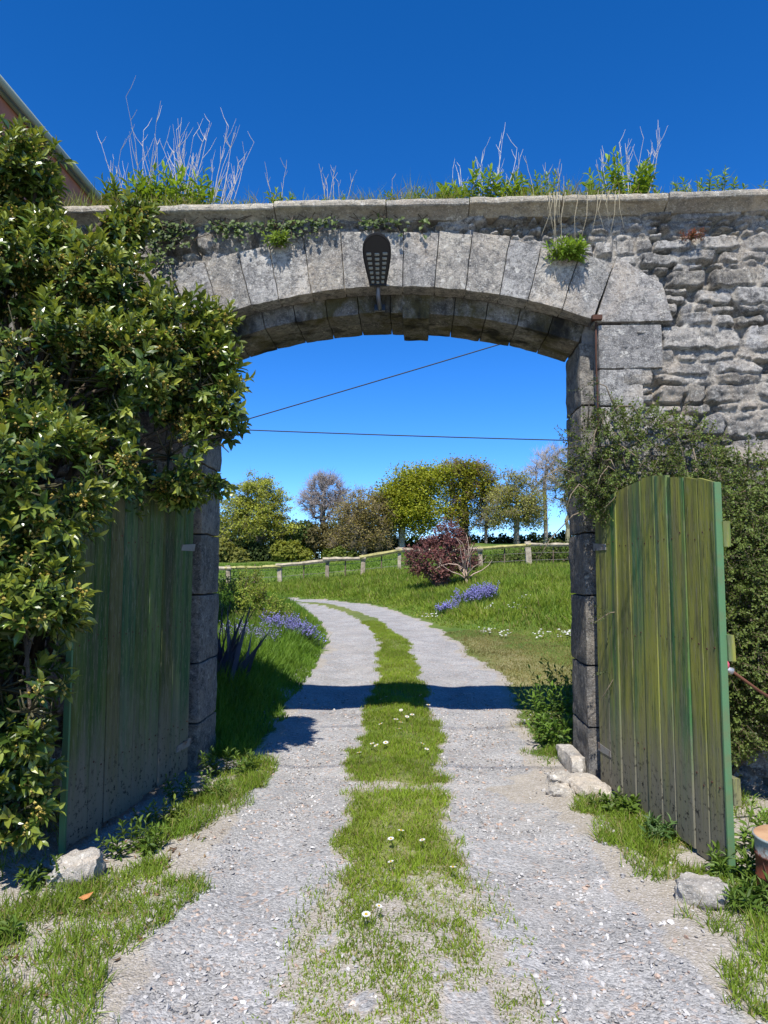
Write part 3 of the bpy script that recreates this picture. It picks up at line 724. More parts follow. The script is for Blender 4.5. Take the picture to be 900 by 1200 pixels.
# ------------------------------------------------------------------ plants
LV = np.array([(0, 0, 0), (-.42, .09, .32), (0, 0, .34), (.42, .09, .32), (-.36, .04, .68), (0, -.05, .70), (.36, .04, .68), (0, -.16, 1.)])
LF = [np.array([(0, 2, 1), (0, 3, 2), (4, 5, 7), (5, 6, 7)]), np.array([(1, 2, 5, 4), (2, 3, 6, 5)])]
RV = np.array([(0, 0, 0), (-.5, .06, .5), (0, -.1, 1.), (.5, .06, .5)]); RF = [np.array([(0, 3, 1), (1, 3, 2)])]
BV = np.array([(-.5, 0, 0), (.5, 0, 0), (-.42, .10, .5), (.42, .10, .5), (0, .42, 1.)]); BF = [np.array([(2, 3, 4)]), np.array([(0, 1, 3, 2)])]
GOLD = 2.39996

def face_frames(L, up):
    L = unit(L); y = up - (up * L).sum(1, keepdims=True) * L; y = unit(y + 1e-6); return np.stack([np.cross(y, L), y, L], 2)
def rdir(rs, n):
    return unit(rs.normal(size=(n, 3)))
def tints(rs, n, a, b, j=.12):
    t = rs.rand(n, 1); c = np.array(a) * (1 - t) + np.array(b) * t; return np.clip(c * (1 + rs.uniform(-j, j, (n, 1))), 0, 1)

def lobe_points(rs, lobes, dens, inner=.35, deep=.0, ysc=1.):
    P = []; N = []
    Lb = np.array(lobes, float)
    for k, (x, y, z, r) in enumerate(lobes):
        n = int(4 * PI * r * r * dens); d = rdir(rs, n); q = 1 - np.abs(rs.normal(0, .10, n)); m = rs.rand(n) < inner; q[m] = rs.uniform(.35, .92, m.sum())
        bump_ = 1 + .22 * (fbm(d * 2.2 + k * 9.1, 1, 40 + k, 2) - .5)
        p = np.array([x, y, z]) + d * (q * r * bump_)[:, None] * np.array([1, ysc, 1])
        ok = np.ones(n, bool)
        for j, (a, b, c, s) in enumerate(lobes):
            if j != k: ok &= np.linalg.norm((p - (a, b, c)) / np.array([1, ysc, 1]), axis=1) > s * .80
        ok |= rs.rand(n) < .10
        P.append(p[ok]); N.append(d[ok])
    return np.concatenate(P), np.concatenate(N)

def sprigs(rs, Gl, Gs, P, D, nl, stem, ll, lw, ca, cb, tipc=None, ang=(75, 25), shape=(LV, LF), curl=.15, r=.003, stemcol=(.07, .08, .03), mil=0, mis=0):
    n = len(P); D = unit(D); fr = frames(D, rs.uniform(0, 6.28, n)); SL = stem * rs.uniform(.65, 1.25, n)
    if Gs is not None: Gs.tubes(P, P + D * SL[:, None], r, r * .5, 4, stemcol, mis)
    ph = rs.uniform(0, 6.28, n); ct = tints(rs, n, ca, cb)
    for k in range(nl):
        t = (k + .5) / nl; a = np.radians(ang[0] * (1 - t) + ang[1] * t) + rs.uniform(-.25, .25, n); f = ph + GOLD * k + rs.uniform(-.3, .3, n)
        L = D * np.cos(a)[:, None] + (fr[:, :, 0] * np.cos(f)[:, None] + fr[:, :, 1] * np.sin(f)[:, None]) * np.sin(a)[:, None]
        L[:, 2] -= curl * t * 0 + .05
        R = face_frames(L, D + rs.normal(0, .25, (n, 3)) + np.array([0, 0, .35]))
        s = ll * rs.uniform(.7, 1.2, n) * (1 - .25 * t); c = ct * rs.uniform(.8, 1.2, (n, 1))
        if tipc is not None: w = (t ** 3) * rs.uniform(.3, 1., (n, 1)); c = c * (1 - w) + np.array(tipc) * w
        Gl.inst(shape[0], shape[1], R, P + D * (SL * t)[:, None], np.column_stack([s * lw, s, s]), c, mil)

def ball8(): 
    return np.array([(1, 0, 0), (-1, 0, 0), (0, 1, 0), (0, -1, 0), (0, 0, 1), (0, 0, -1)], float), np.array([(0, 2, 4), (2, 1, 4), (1, 3, 4), (3, 0, 4), (2, 0, 5), (1, 2, 5), (3, 1, 5), (0, 3, 5)])
OV, OF = ball8()
I3 = np.eye(3)

# ---- the laurel against the left of the wall
rs = np.random.RandomState(21)
lau = thing('laurel_bush', (-2.5, -1., 0), 'huge glossy evergreen laurel in yellow blossom covering the left of the gateway', 'bush')
LOB = [(-2.66, -.8, 4.42, .29), (-2.50, -.7, 4.60, .15), (-2.80, -.8, 4.66, .24), (-2.36, -.75, 3.80, .28), (-2.55, -1.0, 3.55, .48), (-1.93, -.5, 4.12, .15), (-1.86, -.5, 4.32, .09), (-1.98, -.8, 3.50, .44), (-1.54, -.62, 3.20, .38),
       (-1.30, -.62, 2.92, .30), (-1.13, -.62, 2.56, .18), (-1.76, -.95, 2.85, .47), (-2.2, -1.2, 2.85, .52), (-1.48, -.72, 2.40, .28), (-1.04, -.62, 2.74, .10), (-1.70, -.98, 2.14, .17), (-1.43, -.62, 2.16, .12), (-1.22, -.55, 2.24, .09),
       (-1.96, -1.75, 2.05, .42), (-1.98, -1.88, 1.48, .38), (-1.70, -1.98, 1.42, .17), (-1.93, -1.9, .98, .33), (-1.72, -1.98, .88, .14), (-2.0, -1.85, .55, .26), (-1.80, -1.9, .36, .12), (-2.75, -.9, 2.9, .65), (-3.1, -1.0, 3.9, .6), (-2.9, -1.3, 1.7, .65), (-2.9, -1.4, .7, .55), (-1.66, -1.35, 2.15, .18), (-1.28, -.45, 3.40, .15)]
P, N = lobe_points(rs, LOB, 205, .36)
ok = (P[:, 1] < -.10) & (fbm(P, 3.3, 91, 2) + rs.normal(0, .03, len(P)) > .47); P = P[ok]; N = N[ok]
D = unit(N + np.array([0, -.15, .55]) + rs.normal(0, .35, N.shape))
Gl = Geo(); Gs = Geo()
sprigs(rs, Gl, Gs, P - D * .06, D, 12, .15, .092, .50, (.028, .066, .012), (.105, .165, .026), (.37, .39, .06), (80, 22), r=.0035)
pick = rs.rand(len(P)) < .36; Pp = P[pick] + D[pick] * .02
Gf = Geo()
for k in range(16):
    q = Pp + rs.normal(0, .022, Pp.shape); Gf.inst(OV, OF, np.tile(I3, (len(q), 1, 1)), q, rs.uniform(.007, .013, len(q)), tints(rs, len(q), (.46, .33, .06), (.56, .45, .14)))
Gb = Geo()
for k, (x, y, z, r) in enumerate(LOB):
    b0 = np.array([-2.5 + rs.uniform(-.15, .15), -1.1 + rs.uniform(-.15, .15), .0]); e = np.array([x, y, z]); t = np.linspace(0, 1, 8)[:, None]
    m = np.array([b0[0] * .85 + x * .15, b0[1] * .85 + y * .15, max(z, 2.4) if x > -1.9 else z * .7]); C_ = b0 * (1 - t) ** 2 + 2 * m * t * (1 - t) + e * t ** 2
    Gb.path(C_, np.linspace(.035, .010, 8), 6, (.09, .07, .05))
    for j in range(14):
        dd = rdir(rs, 1)[0]; Gb.path([e, e + dd * r * .45 + rs.normal(0, .03, 3), e + dd * r * .88], [.009, .006, .003], 4, (.08, .075, .04))
Gl.obj('leaves', MAT['laurel'], lau); Gs.obj('shoots', MAT['bark'], lau); Gf.obj('blossom', MAT['petal'], lau); Gb.obj('branches', MAT['bark'], lau, True)

# ---- creeper on the right
cre = thing('wall_creeper', (2.3, -.2, 0), 'dense tiny leaved creeper spilling over the right jamb and behind the sunlit gate leaf', 'creeper')
LOC = [(1.60, -.13, 2.58, .20), (1.80, -.16, 2.66, .22), (2.05, -.16, 2.60, .26), (2.32, -.18, 2.50, .26), (1.56, -.12, 2.34, .17), (1.66, -.20, 2.18, .19), (1.95, -.2, 2.3, .30), (2.3, -.28, 2.15, .36), (2.65, -.25, 2.15, .34),
       (2.95, -.25, 1.9, .38), (2.45, -.36, 1.7, .45), (2.9, -.38, 1.4, .48), (2.45, -.38, 1.15, .42), (2.9, -.4, .8, .45), (2.45, -.34, .62, .36), (3.3, -.3, 1.6, .5), (3.35, -.35, .8, .5), (2.12, -.22, 1.7, .22), (2.15, -.25, 1.1, .22)]
P, N = lobe_points(rs, LOC, 420, .30, 0, .8)
ok = (P[:, 1] < -.03); P = P[ok]; N = N[ok]; D = unit(N * .8 + np.array([.0, -.25, .15]) + rs.normal(0, .55, N.shape))
Gl = Geo(); Gs = Geo()
thin = rs.rand(len(P)) < np.where(P[:, 2] > 2.3, .45, 1.)
P = P[thin]; D = D[thin]
sprigs(rs, Gl, Gs, P - D * .05, D, 14, .15, .030, .62, (.060, .085, .018), (.135, .185, .038), (.18, .25, .05), (65, 40), (RV, RF), r=.0022, stemcol=(.16, .12, .08))
Gb = Geo()
for k in range(60):
    x, y, z, r = LOC[rs.randint(len(LOC))]; e = np.array([x, y, z]); d = rdir(rs, 1)[0]; d[1] = -abs(d[1]) * .6; a = e + d * r * .6
    if a[1] > -.05: a[1] = -.05
    w = rs.uniform(-1, 1); Pth = [a, a + d * .16 + (.1 * w, 0, .06), a + d * .28 + (.22 * w, 0, -.02), a + d * .36 + (.3 * w, 0, -.14)]
    Gb.path(Pth, [.006, .005, .004, .002], 5, (.20, .16, .11))
    s = np.array(Pth[2])[None]; sprigs(rs, Gl, None, np.repeat(s, 3, 0) + rs.normal(0, .03, (3, 3)), np.repeat(unit(np.array(Pth[3]) - Pth[1])[None], 3, 0) + rs.normal(0, .3, (3, 3)), 14, .13, .022, .6, (.05, .07, .025), (.09, .12, .04), None, (60, 40), (RV, RF))
for (x, y, z, r) in LOC: Gb.path([(2.5, -.06, 0), ((2.5 + x) / 2, -.07, z * .55), (x, y * .7, z)], [.022, .016, .008], 6, (.12, .10, .075))
Gl.obj('leaves', MAT['soft'], cre); Gs.obj('shoots', MAT['twig'], cre); Gb.obj('stems', MAT['bark'], cre, True)

# ---- small plants of the wall
def weed(name, label, cat, c, n, h, spread, ll, lw, ca, cb, lean=(0, 0, 0), nl=9, dry=0, dryh=.4, group=None, down=0, seed=1, drycol=(.50, .45, .38), dryw=1.):
    rs = np.random.RandomState(seed); o = thing(name, c, label, cat, group); c = np.array(c)
    if n:
        a = rs.uniform(0, 6.28, n); q = np.sqrt(rs.rand(n)) * spread
        P = c + np.column_stack([q * np.cos(a), q * np.sin(a) * .6, np.zeros(n)]); hh = h * rs.uniform(.55, 1.1, n) * (1 - .45 * q / max(spread, 1e-3))
        D = unit(np.column_stack([np.cos(a) * q / max(spread, .01) * .55, np.sin(a) * q / max(spread, .01) * .4, np.full(n, 1. if not down else -.2)]) + np.array(lean) + rs.normal(0, .12, (n, 3)))
        Gl = Geo(); Gs = Gl
        for lo_, hi_ in ((.0, .5), (.45, 1.)):
            sprigs(rs, Gl, Gs, P + D * (hh * lo_)[:, None], D, nl, h * .45, ll, lw, ca, cb, np.array(cb) * 1.25, (80, 25) if lo_ else (85, 60), r=.0025, stemcol=(.09, .13, .03))
        Gl.obj('foliage', MAT['soft'], o) if dry in (0,) or dry > 10 else None
    if dry:
        G = Geo() if dry > 10 else Gl
        for k in range(dry):
            a = rs.uniform(-1, 1) * dryw; b = c + np.array([a * spread, rs.uniform(-.08, .08), 0]); H = dryh * rs.uniform(.45, 1.05); ln_ = a * .35 + rs.normal(0, .12)
            pts = [b]; d = np.array([ln_ * .6, rs.normal(0, .08), 1.])
            for j in range(5): d = unit(d + rs.normal(0, .07, 3) * np.array([1, .6, .3]) - np.array([ln_ * .05, 0, 0])); pts.append(pts[-1] + d * H / 5)
            G.path(pts, np.linspace(.0030, .0012, 6), 5, drycol)
            for j in range(rs.randint(2, 6)):
                m = rs.randint(2, 6); s = np.array(pts[m]); dd = unit(np.array([rs.uniform(-.7, .7), rs.uniform(-.4, .4), .9])); l = H * rs.uniform(.1, .3)
                G.path([s, s + dd * l * .5, s + dd * l * .9 + (0, 0, l * .18)], [.0021, .0016, .001], 4, drycol)
        G.obj('dry_stalks' if dry > 10 else 'foliage', MAT['twig'] if dry > 10 else MAT['soft'], o)
    return o
WT = 4.60
GRN = ((.13, .21, .02), (.22, .32, .035))
weed('wall_plant', 'bushy green plant with tall bare pinkish stalks on the wall above the laurel', 'plant', (-1.78, .12, WT), 46, .44, .27, .105, .36, *GRN, dry=40, dryh=.80, seed=2, drycol=(.50, .44, .37), dryw=1.7)
weed('wall_plant', 'leafy green plant poking up left of the spray of bare stalks, just over the laurel', 'plant', (-2.16, .10, WT), 22, .36, .16, .10, .36, (.08, .13, .02), (.15, .22, .035), dry=7, dryh=.95, seed=3)
weed('wall_plant', 'small leafy seedling on the coping left of the lamp', 'plant', (-.87, .06, WT - .02), 7, .22, .07, .065, .34, *GRN, dry=3, dryh=.45, seed=4)
weed('dry_stalks', 'two thin bare white stalks on the coping just left of the lamp', 'dead plant', (-.42, .08, WT), 5, .12, .14, .05, .34, *GRN, dry=7, dryh=.36, seed=5)
weed('wall_plant', 'tiny leafy sprigs on the coping just right of the lamp', 'plant', (.20, .04, WT - .02), 8, .17, .16, .055, .34, *GRN, dry=4, dryh=.2, seed=6)
weed('wall_plant', 'wide green plant with white twigs on the coping right of the arch crown', 'plant', (.84, .10, WT), 30, .28, .34, .10, .34, *GRN, dry=16, dryh=.58, seed=7, drycol=(.54, .5, .44), dryw=.8)
weed('wall_plant', 'small round leafy plant on the coping over the right shoulder of the arch', 'plant', (1.33, .08, WT), 16, .30, .12, .06, .34, *GRN, dry=9, dryh=.36, seed=8)
weed('wall_plant', 'tallest green leafy plant on the coping over the right springer', 'plant', (1.96, .08, WT), 26, .46, .19, .095, .38, *GRN, dry=14, dryh=.55, seed=9)
weed('wall_plant', 'low spreading green plant on the coping near the right edge of the view', 'plant', (2.66, .10, WT - .02), 26, .20, .42, .06, .34, *GRN, dry=8, dryh=.22, seed=10)
weed('wall_plant', 'bright green tuft growing out of the arch stones on the right of the lamp', 'plant', (1.47, -.06, 4.07), 26, .17, .10, .085, .22, (.12, .19, .02), (.20, .30, .035), lean=(0, -.8, .15), seed=11)
weed('wall_plant', 'little leafy sprig hanging from the arch stones on the left of the lamp', 'plant', (-.87, -.06, 4.24), 9, .13, .06, .07, .28, (.12, .18, .02), (.2, .28, .04), lean=(0, -.8, -.1), seed=12)
weed('wall_plant', 'small dry reddish tuft in the rubble under the coping on the right', 'plant', (2.47, -.03, 4.23), 18, .09, .08, .035, .3, (.16, .05, .035), (.22, .08, .045), lean=(0, -.7, .1), seed=13, nl=7)
o = weed('wall_plant', 'thin straw coloured stalks hanging down the wall over the bright green tuft', 'plant', (1.55, -.16, 4.56), 0, .1, .32, .05, .3, *GRN, dry=0, seed=14)
G = Geo(); rs = np.random.RandomState(14)
for k in range(16):
    x = 1.55 + rs.uniform(-.34, .3); l = rs.uniform(.2, .5); y = -.165 - rs.uniform(0, .03); G.path([(x, -.12, 4.585), (x + .01, y, 4.57), (x + rs.uniform(-.03, .03), y + .01, 4.57 - l * .5), (x + rs.uniform(-.06, .06), y + .04, 4.57 - l)], [.003, .003, .002, .001], 4, (.38, .33, .22))
G.obj('dry_stalks', MAT['twig'], o)
# ivy under the lip of the coping
def ivy(label, x0, x1, n, drop, seed):
    rs = np.random.RandomState(seed); o = thing('ivy', ((x0 + x1) / 2, -.05, 4.4), label, 'ivy'); G = Geo(); Gs = G
    x = rs.uniform(x0, x1, n); dens = fbm(np.column_stack([x, x * 0]), 4, seed, 2); k = rs.rand(n) < sm(dens, .40, .62); x = x[k]; n = len(x)
    dr_ = np.abs(rs.normal(0, drop, n)) * (.3 + 1.3 * fbm(np.column_stack([x, x * 0 + 9]), 5, seed, 2))
    P = np.column_stack([x, -.06 - rs.rand(n) * .05, 4.44 - dr_]); L = unit(np.column_stack([rs.normal(0, .6, n), -.3 - rs.rand(n) * .4, -.7 + rs.normal(0, .5, n)]))
    R = face_frames(L, np.column_stack([rs.normal(0, .4, n), np.full(n, -1.), np.full(n, .55)])); s = rs.uniform(.02, .048, n)
    G.inst(LV, LF, R, P, np.column_stack([s * .95, s, s]), tints(rs, n, (.035, .065, .02), (.12, .17, .04), .3))
    a = rs.rand(n) < .25; Gs.tubes(P[a], P[a] + np.column_stack([rs.normal(0, .08, a.sum()), np.full(a.sum(), .02), rs.uniform(.02, .12, a.sum())]), .003, .003, 4, (.13, .10, .07))
    G.obj('foliage', MAT['soft'], o)
ivy('ivy fringe under the coping left of the lamp', -1.95, -.55, 430, .085, 3)
ivy('short ivy fringe under the coping directly over the lamp', -.55, .35, 190, .06, 5)
ivy('ivy strand hanging down the arch stones beside the laurel', -1.92, -1.7, 120, .22, 9)

# ---- grass
def blades(name, label, P, h, w, ca, cb, lean=.35, group=None, seed=1, mats=None, tipdry=None):
    rs = np.random.RandomState(seed); n = len(P)
    d = np.column_stack([rs.normal(0, lean, n), rs.normal(0, lean, n), np.ones(n)])
    R = frames(d, rs.uniform(0, 6.28, n)); hh = h * rs.uniform(.5, 1.25, n)
    tt = fbm(P[:, :2], 1.6, seed, 2)[:, None] * .6 + rs.rand(n, 1) * .4; c = np.array(ca) * (1 - tt) + np.array(cb) * tt
    if tipdry is not None: m = rs.rand(n) < tipdry; c[m] = np.array((.30, .25, .10)) * rs.uniform(.7, 1.2, (m.sum(), 1))
    G = Geo().inst(BV, BF, R, P, np.column_stack([np.broadcast_to(w, (n,)) * rs.uniform(.7, 1.2, n), hh, hh]), c)
    return tag(G.obj(name, MAT['grass']), label, 'grass', kind='stuff')
def cand(rs, n, x0, x1, y0, y1, pw=0):
    x = rs.uniform(x0, x1, n); u = rs.rand(n); y = y0 + (y1 - y0) * u ** (1 + pw)
    r = lateral(x, y); return x, y, r, zones(x, y, r)
def drop(x, y, s=0.): return np.column_stack([x, y, T(x, y) - .004 - s])
rs = np.random.RandomState(31)
x, y, r, (gv, gs, dr, st) = cand(rs, 330000, -1.2, 1.0, -4.2, 12, .25)
k = (rs.rand(len(x)) < st * (.25 + .9 * sm(fbm(np.column_stack([x, y]), 7, 4, 2), .3, .6))) & (np.abs(r) < .7); x, y = x[k], y[k]
hh = .048 * (.6 + .8 * fbm(np.column_stack([x, y]), 5, 8, 2)) * (.45 + .55 * sm(y, -3, -1.5))
blades('strip_grass', 'short yellow green grass along the middle of the drive', drop(x, y), hh, .0052, (.145, .235, .02), (.285, .37, .035), .45, seed=2, tipdry=.14)
print('strip', len(x))
x, y, r, (gv, gs, dr, st) = cand(rs, 240000, -2.6, 2.6, -4.2, .9)
k = (rs.rand(len(x)) < gs * (1 - st) * (.3 + sm(fbm(np.column_stack([x, y]), 7, 4, 2), .3, .6))) & (np.abs(r) > .7); x, y = x[k], y[k]
hh = .065 * (.6 + 1.2 * fbm(np.column_stack([x, y]), 3.2, 8, 2)); print('verge', len(x))
blades('verge_grass', 'patchy short grass on the stony verges by the gate leaves', drop(x, y), hh, .0055, (.11, .20, .018), (.23, .31, .035), .5, seed=3, tipdry=.12)
x, y, r, z_ = cand(rs, 190000, -6, -.9, .55, 17, .5)
a = -r; k = (a > 1.15 + .2 * fbm(np.column_stack([x, y]), 2, 3, 2)) & (rs.rand(len(x)) < .35 + .9 * fbm(np.column_stack([x, y]), 3, 4, 2)) & (a < 4); k &= ~((y < .9) & (x < -1.45)); x, y, a = x[k], y[k], a[k]
hh = (.07 + .20 * sm(a, 1.2, 1.9)) * (.6 + .8 * fbm(np.column_stack([x, y]), 2.5, 8, 2)); print('border', len(x))
blades('border_grass', 'long lush grass on the bank left of the drive beyond the gateway', drop(x, y), hh, .009 + .0006 * y, (.075, .17, .015), (.18, .28, .03), .38, seed=4)
x, y, r, z_ = cand(rs, 260000, -9, 11, 5, 25.5, -.2)
f = 1.62 + 1.7 * (1 - sm(y, 8.0, 11.5)); k = (r > f - .15) & (rs.rand(len(x)) < .35 + .9 * fbm(np.column_stack([x, y]), 1.6, 4, 2)); x, y, r, f = x[k], y[k], r[k], f[k]
hh = (.06 + .17 * sm(r - f, 0, .9)) * (.5 + 1.1 * fbm(np.column_stack([x, y]), 1.3, 8, 3)); print('bank', len(x))
blades('bank_grass', 'bright long grass on the sunny bank right of the drive', drop(x, y), hh, .014 + .0009 * (y - 5), (.085, .19, .014), (.29, .34, .045), .42, seed=5, tipdry=.08)
x, y, r, (gv, gs, dr, st) = cand(rs, 60000, .8, 5, 1.2, 10)
k = (r > 1.05) & (rs.rand(len(x)) < gs * .9) & (r < 3.6); x, y = x[k], y[k]; print('lawn', len(x))
blades('lawn_grass', 'short dry yellowish grass on the flat ground right of the drive', drop(x, y), .04 * (.5 + fbm(np.column_stack([x, y]), 3, 8, 2)), .008, (.13, .14, .03), (.26, .23, .08), .5, seed=6, tipdry=.35)
x = rs.uniform(-22, 16, 26000); y = rs.uniform(25, 50, 26000)
blades('field_grass', 'green pasture grass beyond the rail fence', drop(x, y), .16 * (.4 + fbm(np.column_stack([x, y]), .6, 8, 3)), .05, (.09, .18, .016), (.19, .27, .035), .4, seed=7)
x = rs.uniform(-3.8, 6, 22000); dn = fbm(np.column_stack([x, x * 0]), 1.3, 5, 3); x = x[rs.rand(22000) < sm(dn, .3, .62) * .9 + .12]; n = len(x)
hh = .13 * rs.uniform(.3, 1.4, n) * (.4 + 1.4 * fbm(np.column_stack([x, x * 0 + 4]), 2.1, 8, 2))
blades('wall_top_grass', 'thin grass along the top of the wall', np.column_stack([x, rs.uniform(-.10, .4, n), 4.565 + 0 * x]), hh, .0055, (.14, .20, .03), (.28, .31, .07), .5, seed=8, tipdry=.3)

# loose stones on the drive
x, y, r, (gv, gs, dr, st) = cand(rs, 60000, -2.0, 2.2, -4., 3.5, .5)
k = (rs.rand(len(x)) < np.maximum(gv * .7, .22 * (np.abs(r) < 2.3)) * (1 - st) * sm(fbm(np.column_stack([x, y]), 2.2, 14, 3), .3, .62)); x, y = x[k], y[k]; n = len(x); s = np.minimum(rs.gamma(2.2, .0020, n) + .0025, .014)
ph = np.array([(1, 0, 0), (.3, .95, .1), (-.8, .6, -.1), (-.9, -.5, .1), (.35, -1, 0), (.15, .1, .75), (-.1, 0, -.7)]); pf = np.array([(0, 1, 5), (1, 2, 5), (2, 3, 5), (3, 4, 5), (4, 0, 5), (1, 0, 6), (2, 1, 6), (3, 2, 6), (4, 3, 6), (0, 4, 6)])
c = tints(rs, n, (.22, .21, .20), (.50, .48, .45), .15); m = rs.rand(n) < .12; c[m] = tints(rs, m.sum(), (.36, .25, .19), (.48, .38, .30))
P = np.column_stack([x, y, T(x, y) + s * .35])
G = Geo().inst(ph, pf, frames(rdir(rs, n) * np.array([.4, .4, 1]), rs.uniform(0, 6.28, n)), P, np.column_stack([s * rs.uniform(.8, 1.4, n), s, s * rs.uniform(.6, 1, n)]), c)
tag(G.obj('loose_gravel', MAT['pebble']), 'loose grey chippings scattered over the wheel tracks', 'gravel', kind='stuff')
# leaf litter
x = rs.uniform(-2.2, -.9, 260); y = rs.uniform(-3.6, -.8, 260); k = lateral(x, y) < -1.0; x, y = x[k], y[k]; n = len(x)
G = Geo().inst(LV, LF, frames(np.column_stack([rs.normal(0, 1, n), rs.normal(0, 1, n), rs.uniform(0, .12, n)]), rs.uniform(-.4, .4, n)), np.column_stack([x, y, T(x, y) + .010]), np.column_stack([np.full(n, .022), np.full(n, .05), np.full(n, .05)]) * rs.uniform(.5, 1.1, (n, 1)), tints(rs, n, (.16, .09, .05), (.34, .24, .14), .3))
tag(G.obj('leaf_litter', MAT['soft']), 'dry brown fallen leaves on the bare soil under the laurel', 'leaves', kind='stuff')
tag(Geo().inst(LV, LF, frames(np.array([[.8, .3, .12]]), np.array([.2])), np.array([[-1.37, -2.12, Ts(-1.37, -2.12) + .05]]), np.array([[.05, .07, .07]]), np.array([[.62, .27, .10]])).obj('fallen_leaf', MAT['soft']), 'single orange fallen leaf on the grass below the pale angular stone', 'leaf')

# ---- daisies
rs = np.random.RandomState(5)
DAI = [(0.163, -1.339), (0.285, -1.458), (0.108, -1.465), (0.118, -1.764), (0.439, -1.801), (0.082, -2.271), (0.03, -2.355), (0.097, 2.003), (0.163, 1.75), (0.053, 1.642), (0.214, 1.859), (0.108, 1.478), (-0.092, 1.47), (-0.131, 0.739), (-0.09, 0.664), (-0.011, 0.718), (0.308, 0.757), (0.343, 0.605), (-0.223, 0.484), (0.096, 1.226), (0.31, 2.896), (0.391, 2.411), (-0.147, 2.605), (-0.083, 2.697)]
def daisy_mesh():
    G = Geo(); G.path([(0, 0, -.05), (.003, 0, -.025), (0, 0, 0)], .0016, 5, (.12, .17, .04))
    a = np.arange(15) * 2 * PI / 15; L = np.column_stack([np.cos(a), np.sin(a), np.full(15, .22)])
    G.inst(LV, LF, face_frames(L, np.tile((0, 0, 1.), (15, 1))), np.column_stack([np.cos(a) * .004, np.sin(a) * .004, a * 0]), np.tile((.006, .006, .0125), (15, 1)), np.full((15, 3), .82))
    G.lathe([(.0055, 0), (.0052, .003), (.003, .0048), (.0004, .0052)], (0, 0, 0), 10, (.62, .42, .04)); return G.mesh('daisy', [MAT['petal']])
dm = daisy_mesh()
for x, y in DAI:
    o = bpy.data.objects.new('daisy', dm); COL.objects.link(o); o.location = (x, y, Ts(x, y) + .062); o.rotation_euler = (rs.uniform(-.1, .5), rs.uniform(-.25, .25), rs.uniform(0, 6)); s = rs.uniform(1.0, 1.35) * (1.25 if y > 0 else 1); o.scale = (s, s, s)
    tag(o, 'small white daisy in the grass along the middle of the drive', 'flower', 'daisies in the middle grass')

# ---- bluebells and border plants
def bells(label, c, n, spread, h, seed, ca=(.24, .23, .56), cb=(.42, .40, .78), yr=.8, bs=.028):
    rs = np.random.RandomState(seed); o = thing('bluebell_clump', (c[0], c[1], Ts(*c)), label, 'flowers', 'bluebell clumps')
    a = rs.uniform(0, 6.28, n); q = np.sqrt(rs.rand(n)) * spread * (.6 + .8 * vnoise(np.column_stack([np.cos(a) * 2, np.sin(a) * 2]), 1, seed)); x = c[0] + q * np.cos(a); y = c[1] + q * np.sin(a) * yr
    B = np.column_stack([x, y, T(x, y)]); D = unit(np.column_stack([rs.normal(0, .2, n), rs.normal(0, .2, n), np.ones(n)])); H = h * rs.uniform(.65, 1.15, n); Gf = Geo(); Gl = Geo(); Gl.tubes(B, B + D * H[:, None], .004, .003, 4, (.10, .12, .10))
    for k in range(8):
        t = .55 + .45 * k / 7; p = B + D * (H * t)[:, None] + rs.normal(0, .018, (n, 3)); L = unit(np.column_stack([rs.normal(0, 1, n), rs.normal(0, 1, n) - .3, rs.normal(-.2, .5, n)])); s = bs * rs.uniform(.7, 1.2, n) * (1.15 - .4 * t)
        Gf.inst(OV, OF, frames(L), p, np.column_stack([s * .55, s * .55, s]), tints(rs, n, ca, cb))
    m = n * 2; i = rs.randint(0, n, m); L = unit(np.column_stack([rs.normal(0, .6, m), rs.normal(0, .6, m), np.ones(m)]))
    Gl.inst(BV, BF, frames(L, rs.uniform(0, 6, m)), B[i] + rs.normal(0, .04, (m, 3)) * (1, 1, 0), np.column_stack([np.full(m, .02), np.full(m, h * .8), np.full(m, h * .8)]), tints(rs, m, (.06, .12, .02), (.10, .18, .04)))
    Gf.obj('flowers', MAT['petal'], o); Gl.obj('leaves', MAT['grass'], o)
bells('broad violet blue bluebell clump on the sunny bank right of the maroon shrub foot', (1.98, 13.6), 210, .50, .48, 3, yr=.62)
bells('small pale bluebell clump on the bank just left of the broad one', (1.05, 13.2), 42, .28, .28, 4, yr=.6)
bells('violet blue bluebell drift at the edge of the drive beyond the left jamb', (-2.05, 7.3), 150, .46, .40, 5, bs=.022)
bells('pale bluebells thinning out towards the shaded left border', (-2.35, 5.7), 80, .50, .36, 6, (.30, .30, .55), (.46, .44, .72), bs=.018)

